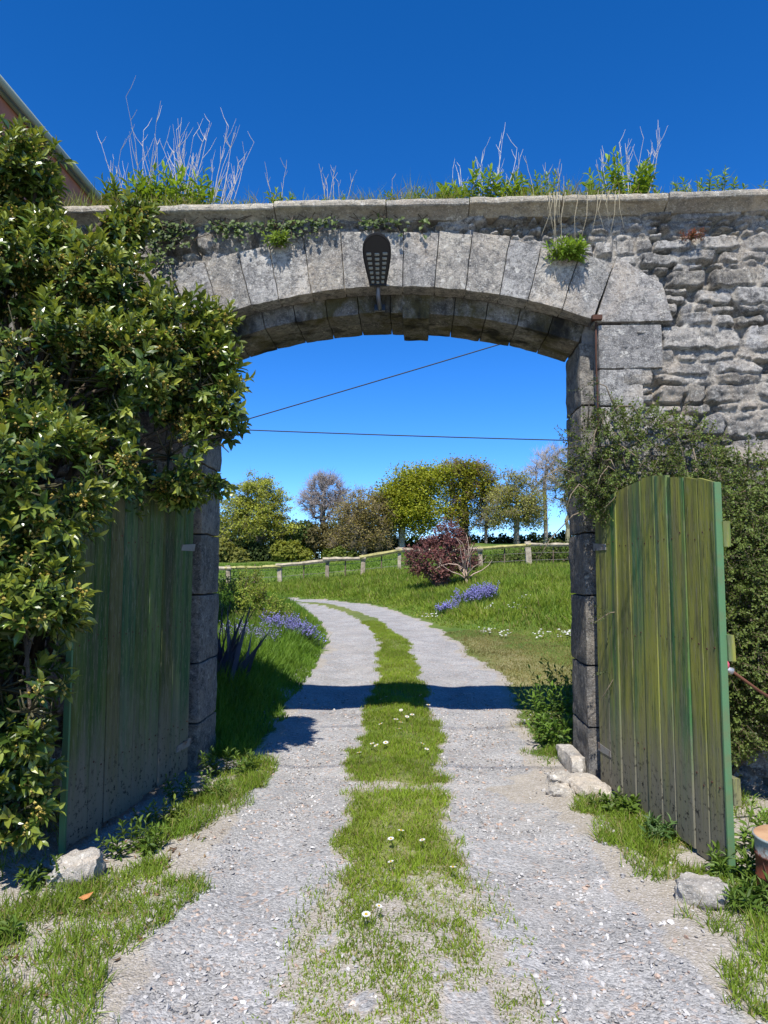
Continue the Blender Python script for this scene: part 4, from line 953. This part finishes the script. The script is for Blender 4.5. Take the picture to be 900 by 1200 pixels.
def shrub(name, label, cat, c, lobes, dens, ll, lw, nl, stem, ca, cb, tip, mat='soft', shape=(LV, LF), nb=20, bcol=(.14, .10, .07), seed=1, inner=.35, group=None, br=.02, up=.4):
    rs = np.random.RandomState(seed); o = thing(name, (c[0], c[1], Ts(*c)), label, cat, group); P, N = lobe_points(rs, lobes, dens, inner); k = P[:, 2] > T(P[:, 0], P[:, 1]) + .02; P, N = P[k], N[k]
    D = unit(N + np.array([0, 0, up]) + rs.normal(0, .4, N.shape)); Gl = Geo(); Gs = Geo(); sprigs(rs, Gl, Gs, P - D * stem * .4, D, nl, stem, ll, lw, ca, cb, tip, (80, 30), shape, r=stem * .02, stemcol=bcol)
    Gb = Geo(); z0 = Ts(*c)
    for k in range(nb):
        x, y, z, r = lobes[rs.randint(len(lobes))]; e = np.array([x, y, z]) + rdir(rs, 1)[0] * r * .75; b = np.array([c[0] + rs.normal(0, .06), c[1] + rs.normal(0, .06), z0 - .05]); t = np.linspace(0, 1, 7)[:, None]; m = b * .4 + e * .6 - np.array([(e[0] - b[0]) * .3, (e[1] - b[1]) * .3, 0]) + rs.normal(0, .06, 3)
        Gb.path(b * (1 - t) ** 2 + 2 * m * t * (1 - t) + e * t ** 2, np.linspace(br, br * .3, 7), 5, bcol)
    Gl.obj('leaves', MAT[mat], o); Gs.obj('shoots', MAT['bark'], o); Gb.obj('branches', MAT['bark'], o, True); return o
shrub('leafy_shrub', 'loose yellow green shrub in the left border just beyond the left jamb', 'shrub', (-3.2, 8.6), [(-3.3, 8.5, .95, .55), (-3.0, 8.4, .75, .5), (-2.65, 8.6, .62, .42), (-3.7, 8.6, .8, .55), (-3.15, 8.7, 1.25, .35), (-2.3, 8.9, .5, .3)], 75, .065, .58, 9, .22, (.15, .22, .02), (.28, .34, .05), (.36, .40, .07), seed=3, nb=30)
shrub('low_shrub', 'low light green clump behind the bluebell drift on the left', 'shrub', (-2.6, 7.7), [(-2.6, 7.8, .45, .35), (-2.95, 7.6, .5, .35), (-2.2, 8.2, .42, .3)], 60, .06, .5, 8, .2, (.09, .15, .02), (.17, .23, .04), None, seed=4, nb=10)
# purple spiky plant in the shade by the left jamb
rs = np.random.RandomState(9); sp = thing('spiky_plant', (-1.98, 2.7, Ts(-1.98, 2.7)), 'dark purple sword leaved plant standing in the shade beyond the left jamb', 'plant')
n = 46; b = np.column_stack([-1.98 + rs.normal(0, .10, n), 2.7 + rs.normal(0, .12, n), np.full(n, Ts(-1.98, 2.7))]); d = np.column_stack([rs.normal(0, .32, n), rs.normal(0, .32, n), np.ones(n)]); h = rs.uniform(.5, .98, n)
G = Geo().inst(BV, BF, frames(d, rs.uniform(0, 6, n)), b, np.column_stack([np.full(n, .055), h * .5, h]), tints(rs, n, (.05, .055, .09), (.10, .11, .17)))
n = 9; d = unit(np.column_stack([rs.normal(0, .18, n), rs.normal(0, .18, n), np.ones(n)])); q = b[:n]; Gs = G; Gs.tubes(q, q + d * .95, .008, .005, 5, (.10, .10, .12)); Gs.obj('foliage', MAT['soft'], sp)

def herb(label, c, n, h, spread, ll, lw, seed, ca=(.06, .12, .015), cb=(.13, .20, .03), nl=7):
    return weed('verge_weed', label, 'weed', (c[0], c[1], Ts(*c)), n, h, spread, ll, lw, ca, cb, nl=nl, seed=seed)
herb('leafy weeds at the free end of the shaded gate leaf behind the pale angular stone', (-1.36, -1.45), 16, .22, .14, .06, .36, 41)
herb('low weed on the soil left of the pale angular stone', (-1.68, -1.86), 10, .13, .12, .07, .36, 42)
herb('yellow green weed under the middle of the shaded gate leaf', (-1.38, -.95), 16, .16, .15, .05, .42, 43, (.10, .15, .02), (.20, .25, .04))
herb('dark leafy weeds along the foot of the shaded gate leaf near its hinge', (-1.32, -.42), 24, .20, .22, .05, .4, 44)
herb('rank green weeds in front of the left jamb at the edge of the drive', (-1.25, .12), 24, .24, .2, .06, .36, 45)
herb('broad leaved weed at the hinge end of the sunlit gate leaf', (1.62, -.62), 18, .13, .15, .06, .5, 46)
herb('blue green leafy weed under the middle of the sunlit gate leaf', (1.72, -1.12), 16, .15, .13, .075, .3, 47, (.05, .11, .025), (.10, .17, .05))
herb('lush weed between the free end of the sunlit gate leaf and the metal pail', (1.98, -1.62), 18, .18, .13, .085, .28, 48)
herb('bright weed behind the edge strip of the sunlit gate leaf', (2.12, -1.15), 18, .40, .16, .08, .3, 49, (.09, .17, .02), (.17, .27, .04))
herb('low tuft of weeds on the near right verge below the metal pail', (1.98, -2.02), 22, .15, .2, .08, .26, 50)
herb('low seedlings on the bare soil at the left edge of the view', (-1.62, -2.45), 10, .10, .2, .06, .45, 51)
for k, (cx, cy, hh, sd) in enumerate([(1.62, 1.05, .34, 60), (1.72, 1.7, .55, 61), (1.95, 2.5, .62, 62)]):
    herb(['leafy weeds right behind the foot of the right jamb', 'tall leafy weeds beyond the right jamb in the shade line', 'tallest weeds beyond the right jamb at the lawn edge'][k], (cx, cy), 40, hh, .26, .08, .4, sd, (.06, .13, .015), (.14, .23, .03))
rs = np.random.RandomState(77); G = Geo()
for k, (x, y) in enumerate([(1.75, 9.4), (2.05, 8.95), (2.75, 8.7), (3.15, 8.6), (3.35, 8.5), (.62, 12.6), (2.55, 11.2), (2.1, 11.8), (2.9, 12.4)]):
    n = 14; P = np.column_stack([x + rs.normal(0, .09, n), y + rs.normal(0, .12, n), np.zeros(n)]); P[:, 2] = T(P[:, 0], P[:, 1]) + rs.uniform(.05, .16, n)
    G.inst(OV, OF, np.tile(I3, (n, 1, 1)), P, np.tile((.028, .028, .014), (n, 1)) * rs.uniform(.6, 1.2, (n, 1)), tints(rs, n, (.7, .7, .62), (.82, .82, .78)))
tag(G.obj('white_flowers', MAT['petal']), 'tiny white flowers dotted in the grass where the bank meets the lawn', 'flowers', kind='stuff')

# ---- maroon shrub with bare pale branches
ms = (1.15, 18.6); z0 = Ts(*ms)
mo = shrub('maroon_shrub', 'round maroon leaved shrub with pale bare branches in front of the fence', 'shrub', ms, [(.75, 18.6, z0 + 1.10, .62), (1.35, 18.7, z0 + 1.55, .62), (.35, 18.6, z0 + .95, .42), (1.75, 18.8, z0 + 1.15, .55), (1.05, 18.6, z0 + .72, .5), (1.45, 18.8, z0 + 1.95, .38), (2.0, 18.9, z0 + .9, .38), (.15, 18.6, z0 + 1.2, .26)], 60, .085, .62, 9, .26, (.10, .032, .034), (.22, .088, .075), (.27, .12, .09), 'maroon', seed=6, nb=46, bcol=(.16, .11, .09), br=.03, inner=.4)
G = Geo(); rs = np.random.RandomState(4); b = np.array([1.95, 18.35, z0 - .02]); tr = [b + (-.75, .1, -.05), b + (-.35, 0, .05), b, b + (.02, 0, .35), b + (-.06, 0, .7)]
G.path(tr, [.06, .06, .055, .05, .045], 7, (.50, .38, .27))
for k in range(16):
    s0 = np.array(tr[rs.randint(3, 5)]); d = unit(np.array([rs.uniform(-.8, .8), rs.uniform(-.5, .1), .9])); p = [s0]
    for j in range(4): d = unit(d + rs.normal(0, .25, 3)); p.append(p[-1] + d * .3)
    G.path(p, [.028, .022, .015, .01, .005], 5, (.46, .34, .27))
G.obj('bare_branches', MAT['bark'], mo, True)

# ------------------------------------------------------------------ trees
def tree(name, label, base, lobes, tr_r, fork, nat, nleaf, ls, ca, cb, bark, seed, twigs=0, spread=.5, group='trees beyond the field', tw_len=.7, tw_r=.018, ivy=0, trunk_to=None, flat=.6, twcol=None, ivytop=.7):
    rs = np.random.RandomState(seed); bz = Ts(base[0], base[1]) - .1; B = np.array([base[0], base[1], bz])
    o = thing(name, (base[0], base[1], bz), label, 'tree', group)
    W = np.array([l[3] ** 3 for l in lobes]); W = W / W.sum(); pick = rs.choice(len(lobes), nat, p=W); Lb = np.array(lobes, float); d = rdir(rs, nat); q = rs.rand(nat) ** .38
    A = Lb[pick, :3] + d * (q * Lb[pick, 3])[:, None] * np.array([1, 1, 1]); A[:, 2] = np.maximum(A[:, 2], bz + 1.2)
    top = np.array(trunk_to if trunk_to is not None else (base[0], base[1], bz + fork))
    nodes = [B + (top - B) * t + (rs.normal(0, .06, 3) if 0 < t < 1 else 0) for t in np.linspace(0, 1, 6)]; par = [-1, 0, 1, 2, 3, 4]
    cx = np.average(Lb[:, :3], axis=0, weights=W)
    if trunk_to is None:
        for t in np.linspace(.2, .8, 4): nodes.append(top + (cx + np.array([0, 0, .3 * np.ptp(A[:, 2])]) - top) * t + rs.normal(0, .15, 3)); par.append(len(nodes) - 2)
    ends = []
    for k in np.argsort(np.linalg.norm(A - top, axis=1)):
        nd = np.array(nodes); dd = np.linalg.norm(nd - A[k], axis=1) + .35 * np.maximum(0, nd[:, 2] - A[k, 2] + .2); dd[:3] += 9; j = int(dd.argmin()); s = nd[j]; v = A[k] - s; L = np.linalg.norm(v); m = max(1, min(6, int(L / .7))); pr_ = j
        for t in (np.arange(m) + 1) / m:
            p = s + v * t + np.array([0, 0, .10 * L * math.sin(PI * t)]) + rs.normal(0, .05 * L ** .5, 3) * (t < 1); nodes.append(p); par.append(pr_); pr_ = len(nodes) - 1
        ends.append(pr_)
    nd = np.array(nodes); cnt = np.zeros(len(nd)); 
    for e in ends: cnt[e] += 1
    for k in range(len(nd) - 1, 0, -1): cnt[par[k]] += max(cnt[k], .5)
    rad = np.clip(tr_r * (cnt / cnt[0]) ** .52, .014, None); rad[:6] = np.linspace(tr_r * 1.15, tr_r * .85, 6)
    Gb = Geo(); i = np.arange(1, len(nd)); Gb.tubes(nd[np.array(par)[1:]], nd[i], rad[np.array(par)[1:]] * .92, rad[i], 5, tints(rs, len(i), bark, np.array(bark) * 1.35))
    Gb.obj('trunk', MAT['bark'], o)
    E_ = nd[ends]; G = Geo()
    if twigs:
        n = len(E_) * twigs; s = np.repeat(E_, twigs, 0) + rs.normal(0, .12, (n, 3)); dd = unit(np.repeat(unit(E_ - cx), twigs, 0) + rs.normal(0, .7, (n, 3)) + np.array([0, 0, .3])); l = tw_len * rs.uniform(.5, 1.2, n); m1 = s + dd * (l * .5)[:, None]; d2 = unit(dd + rs.normal(0, .4, (n, 3)))
        tc = tints(rs, n, twcol or bark, np.array(twcol or bark) * 1.3); Gt = Geo(); Gt.tubes(s, m1, tw_r, tw_r * .7, 3, tc); Gt.tubes(m1, m1 + d2 * (l * .5)[:, None], tw_r * .7, tw_r * .3, 3, tc); Gt.obj('twigs', MAT['twig'], o)
    if nleaf:
        i = rs.randint(0, len(E_), nleaf); clump = np.repeat(rs.uniform(.75, 1.2, (len(E_), 1)), 1, 1)
        P = E_[i] + rs.normal(0, spread, (nleaf, 3)) * np.array([1, 1, flat]); L = unit(rs.normal(size=(nleaf, 3)) * np.array([1, 1, .6])); R = face_frames(L, np.column_stack([rs.normal(0, .6, nleaf), rs.normal(0, .6, nleaf), np.ones(nleaf)])); s = ls * rs.uniform(.6, 1.3, nleaf)
        G.inst(LV, LF, R, P, np.column_stack([s * .8, s, s]), tints(rs, nleaf, ca, cb) * clump[i])
        G.obj('crown', MAT['tree'], o)
    if ivy:
        n = ivy; t = rs.rand(n) * ivytop; a = rs.uniform(0, 6.28, n); rr = tr_r * 1.1 + np.abs(rs.normal(0, .22, n)); C_ = B + (top - B) * (t * 1.5)[:, None]; P = C_ + np.column_stack([np.cos(a) * rr, np.sin(a) * rr, rs.normal(0, .1, n)]); L = unit(np.column_stack([np.cos(a), np.sin(a), rs.normal(-.5, .4, n)]))
        s = .16 * rs.uniform(.6, 1.3, n); Geo().inst(LV, LF, face_frames(L, np.tile((0, 0, 1.), (n, 1))), P, np.column_stack([s, s, s]), tints(rs, n, (.025, .05, .015), (.05, .085, .025))).obj('ivy', MAT['tree'], o)
    return o
YG = ((.13, .17, .03), (.24, .27, .06)); GB = (.16, .14, .11)
tree('pale_oak', 'tall pale green oak coming into leaf at the left, beside the left jamb', (-13.9, 58), [(-14.2, 58, 8.6, 1.9), (-15.8, 58, 7.2, 1.7), (-12.3, 58, 7.6, 1.6), (-14, 57.5, 6.2, 2.3), (-16.2, 58, 5.2, 1.6), (-11.9, 58, 5.4, 1.6), (-13.6, 58, 9.4, 1.1)], .36, 3.4, 300, 20000, .18, (.27, .31, .05), (.47, .48, .11), (.12, .11, .085), 3, 5, .34, flat=.45)
tree('bare_tree', 'bare round headed tree with fine grey twigs between the pale oak and the brown tree', (-8.2, 60), [(-8.2, 60, 8.4, 1.9), (-9.3, 60, 7.6, 1.3), (-7.1, 60, 7.7, 1.3), (-8.2, 60, 9.2, 1.4)], .30, 3.2, 200, 0, .1, *YG, (.16, .14, .125), 4, 20, .3, tw_len=.85, tw_r=.014, twcol=(.26, .22, .20), ivy=500, ivytop=.5)
tree('brown_tree', 'broad olive brown tree in bud left of the golden oak', (-4.2, 57), [(-4.2, 57, 7.2, 1.7), (-5.6, 57, 6.0, 1.6), (-3.0, 57, 6.4, 1.6), (-4.6, 57, 4.8, 1.9), (-2.7, 57, 4.6, 1.4), (-6.1, 57, 4.4, 1.3)], .30, 2.4, 300, 17000, .16, (.22, .185, .07), (.37, .31, .13), (.13, .115, .09), 5, 14, .45, tw_len=.7, tw_r=.016, twcol=(.21, .165, .11))
tree('golden_oak', 'big golden green oak with a dense domed crown left of the maroon shrub top', (-.9, 58), [(.1, 58, 9.0, 2.0), (-1.4, 58, 8.2, 1.6), (1.8, 58, 9.6, 1.3), (-.3, 57.4, 7.0, 1.9), (-2.0, 58, 6.4, 1.3), (1.4, 57.5, 6.6, 1.3), (.6, 58, 10.1, 1.0), (2.8, 58.5, 10.2, .8), (-2.6, 58, 7.6, .8), (.4, 57, 5.4, .9)], .30, 3.8, 300, 30000, .20, (.18, .22, .018), (.42, .42, .05), (.30, .27, .22), 6, 0, .58, flat=.5)
tree('ivy_tree', 'flat topped tree with ivy clad limbs right of the golden oak', (4.8, 60), [(3.2, 60, 10.6, 1.1), (4.8, 60, 10.7, 1.2), (6.4, 60, 10.3, 1.2), (7.4, 60, 9.0, .8), (3.7, 60, 8.9, 1.0), (5.6, 60, 8.8, 1.0), (4.2, 60, 7.8, .9), (5.6, 60, 10.9, .8), (2.4, 60, 10.2, .7), (3.6, 59.6, 7.0, 1.0), (4.6, 59.6, 6.2, .9)], .34, 4.6, 200, 13000, .19, (.18, .21, .02), (.38, .37, .05), (.10, .09, .075), 7, 14, .55, tw_len=.7, twcol=(.22, .13, .11), ivy=2200, trunk_to=(4.9, 60, 9.6), ivytop=.68)
tree('budding_tree', 'upright olive tree with a thin budding crown right of the maroon shrub', (9.3, 58), [(9.2, 58, 9.0, 1.5), (8.2, 58, 7.6, 1.5), (10.4, 58, 7.6, 1.5), (9.3, 58, 6.8, 1.6), (7.4, 58, 6.4, 1.1), (11.0, 58, 6.2, 1.1)], .26, 2.6, 240, 12000, .16, (.24, .245, .06), (.38, .37, .11), (.17, .145, .11), 8, 9, .4, tw_len=.7, tw_r=.014, twcol=(.22, .19, .13))
tree('budding_tree', 'slender grey budding tree between the ivy clad tree and the upright olive tree', (6.9, 61), [(6.8, 61, 7.6, 1.2), (6.4, 61, 6.4, 1.1), (7.3, 61, 6.4, 1.1), (6.9, 61, 8.4, .9)], .16, 2.6, 120, 2500, .16, (.19, .18, .07), (.25, .22, .11), (.17, .15, .13), 9, 12, .35, tw_len=.7, tw_r=.014, twcol=(.25, .22, .18))
tree('tall_bare_tree', 'tallest bare grey tree with a straight trunk near the right jamb', (12.2, 60), [(12.2, 60, 10.8, 1.4), (11.4, 60, 10.0, 1.1), (13.2, 60, 11.6, 1.3), (12.4, 60, 12.3, 1.0)], .2, 6.0, 130, 300, .1, (.2, .19, .10), (.26, .23, .13), (.22, .19, .155), 10, 13, .3, tw_len=.9, tw_r=.013, twcol=(.32, .28, .25))
tree('tall_bare_tree', 'bare tree with mossy limbs half hidden behind the right jamb', (14.0, 59), [(13.8, 59, 9.6, 1.5), (14.8, 59, 10.8, 1.4), (13.6, 59, 7.8, 1.0), (15, 59, 8.6, 1.3)], .2, 3.6, 150, 2500, .16, (.19, .19, .06), (.24, .23, .09), (.17, .16, .10), 11, 12, .35, tw_len=.8, tw_r=.014, twcol=(.28, .25, .20))
# undergrowth
def bushy(label, c, lobes, n, ca, cb, seed, ls=.27, name='field_bush', twc=(.12, .10, .07)):
    rs = np.random.RandomState(seed); o = thing(name, (c[0], c[1], Ts(*c)), label, 'bush', 'bushes beyond the field'); P, N = lobe_points(rs, lobes, 58 * n, .55); k = P[:, 2] > T(P[:, 0], P[:, 1]); P, N = P[k], N[k]; m = len(P)
    L = unit(N * .4 + rs.normal(0, .8, (m, 3))); s = ls * rs.uniform(.6, 1.3, m); cl = .75 + .5 * fbm(P, 1.1, seed, 2)[:, None]
    Gb = Geo().inst(LV, LF, face_frames(L, N + np.array([0, 0, .6])), P, np.column_stack([s * .8, s, s]), tints(rs, m, ca, cb) * cl)
    for x, y, z, r in lobes: Gb.path([(c[0] + (x - c[0]) * .6, y, Ts(x, y) - .1), (x, y, z), (x + .2, y, z + r * .7)], [.09, .06, .02], 5, twc, mi=1)
    Gb.obj('foliage', [MAT['tree'], MAT['bark']], o)
DK = ((.028, .05, .014), (.07, .10, .025))
bushy('dark evergreen bush right of the pale oak trunk', (-11.0, 59), [(-11.2, 59, 4.4, 1.4), (-10.2, 59, 5.0, 1.2), (-12, 59.5, 3.6, 1.2)], 1., (.05, .085, .018), (.11, .15, .035), 1)
bushy('brownish bush under the bare round headed tree', (-8.6, 59), [(-9.0, 59, 4.6, 1.2), (-8.0, 59, 4.8, 1.1), (-7.0, 59, 3.8, 1.1)], 1., (.10, .085, .035), (.18, .155, .06), 2)
bushy('bright yellow green bush low behind the fence on the left', (-10.6, 55), [(-11.2, 55, 3.2, .9), (-10.2, 55, 3.3, .8), (-9.2, 55, 2.7, .7)], 1.4, (.15, .17, .02), (.26, .27, .045), 3)
bushy('yellowish bush at the far left below the pale oak', (-16, 54.5), [(-16.2, 54.5, 3.2, 1.1), (-17.6, 54.5, 3.4, 1.4), (-14.8, 54.5, 2.7, .8)], 1.2, (.14, .155, .03), (.24, .24, .06), 4)
bushy('shaded dark bush between the pale oak trunk and the field', (-13.4, 57), [(-13.6, 57, 2.8, 1.1), (-12.4, 57, 2.7, 1.0), (-14.8, 57.5, 3.2, 1.2)], 1.2, *DK, 5)
bushy('green bush at the foot of the brown tree', (-6.4, 56), [(-6.2, 56, 2.9, .7), (-7.2, 56.3, 2.8, .7), (-5.2, 56, 2.7, .6)], 1.4, (.09, .13, .018), (.17, .21, .04), 6)
bushy('dark thicket under the golden oak', (-2.4, 60), [(-3.4, 60, 3.4, 1.2), (-1.6, 60, 3.5, 1.2), (.2, 60, 3.6, 1.1), (1.8, 60, 3.6, 1.0)], 1.2, *DK, 7)
bushy('low dark hedge under the ivy clad tree', (4.6, 62), [(3.0, 62, 4.0, .9), (4.4, 62, 4.1, .8), (5.8, 62, 4.1, .8), (7.2, 62, 4.2, .8)], 1.4, *DK, 8)
bushy('low dark hedge under the upright olive tree', (10, 62), [(8.6, 62, 4.2, .8), (10, 62, 4.2, .8), (11.4, 62, 4.3, .8), (12.8, 62, 4.3, .8), (14.4, 62, 4.4, .9)], 1.4, *DK, 9)
bushy('olive bramble bush close behind the fence near the right jamb', (5.4, 27.5), [(4.2, 27.5, 2.0, .55), (5.0, 27.6, 2.15, .6), (5.9, 27.6, 2.3, .6), (6.8, 27.8, 2.4, .65), (7.8, 27.8, 2.5, .7)], 3.2, (.06, .085, .018), (.14, .165, .04), 10, .10)
bushy('grassy bramble bush behind the fence right of the maroon shrub', (3.3, 28), [(2.6, 28, 1.9, .5), (3.4, 28, 1.95, .5), (1.9, 28.2, 1.8, .5)], 3.2, (.07, .10, .02), (.15, .19, .04), 11, .10)
bushy('dark wood edge behind the bare round headed tree', (-8, 66), [(-10.5, 66, 4.6, 2.0), (-7.6, 66, 4.8, 2.0), (-4.8, 66, 4.6, 2.0), (-2.0, 66, 4.2, 1.8)], .7, (.05, .07, .02), (.10, .125, .035), 21)
bushy('dark wood edge behind the tall pale green oak', (-15, 66), [(-13.2, 66, 4.6, 2.0), (-16, 66, 4.8, 2.2), (-19, 66, 5, 2.4)], .7, (.05, .07, .02), (.10, .13, .035), 22)
bushy('distant wood edge on the far left', (-24, 62), [(-21, 62, 5, 3), (-25, 62, 6, 3.5), (-18.6, 61, 3.6, 1.8)], .5, *DK, 12)

# ------------------------------------------------------------------ light, sky, camera
AZM = math.radians(7); EL = math.atan(TE * math.cos(AZM))
sun = bpy.data.lights.new('sun', 'SUN'); sun.energy = 5.0; sun.angle = math.radians(.5); sun.color = (1, .955, .88)
so = bpy.data.objects.new('sun', sun); COL.objects.link(so); so.location = (0, 0, 30)
so.rotation_euler = Vector((math.sin(AZM) * math.cos(EL), math.cos(AZM) * math.cos(EL), -math.sin(EL))).to_track_quat('-Z', 'Y').to_euler()
w = bpy.data.worlds.new('World'); S.world = w; w.use_nodes = True; nt = w.node_tree
sky = nt.nodes.new('ShaderNodeTexSky'); sky.sky_type = 'NISHITA'; sky.sun_disc = False; sky.sun_elevation = EL; sky.sun_rotation = PI + AZM; sky.altitude = 4500; sky.air_density = 1.0; sky.dust_density = 0.; sky.ozone_density = 3.
hs = nt.nodes.new('ShaderNodeHueSaturation'); hs.inputs['Saturation'].default_value = 1.33; hs.inputs['Hue'].default_value = .508; hs.inputs['Value'].default_value = 1.27
nt.links.new(sky.outputs[0], hs.inputs['Color']); nt.links.new(hs.outputs[0], nt.nodes['Background'].inputs[0]); nt.nodes['Background'].inputs[1].default_value = .14
cam = bpy.data.cameras.new('camera'); co = bpy.data.objects.new('camera', cam); COL.objects.link(co)
cam.sensor_fit = 'VERTICAL'; cam.sensor_height = 36; cam.sensor_width = 27; cam.lens = 832 / 1200 * 36; cam.clip_start = .05; cam.clip_end = 3000
co.location = (.25, -5.6, 1.6); co.rotation_euler = (math.radians(90 + 4.7), 0, math.radians(2.5)); S.camera = co
S.view_settings.view_transform = 'Standard'; S.view_settings.look = 'None'; S.view_settings.exposure = .54; S.view_settings.gamma = 1; S.view_settings.use_curve_mapping = False
S.render.engine = 'CYCLES'
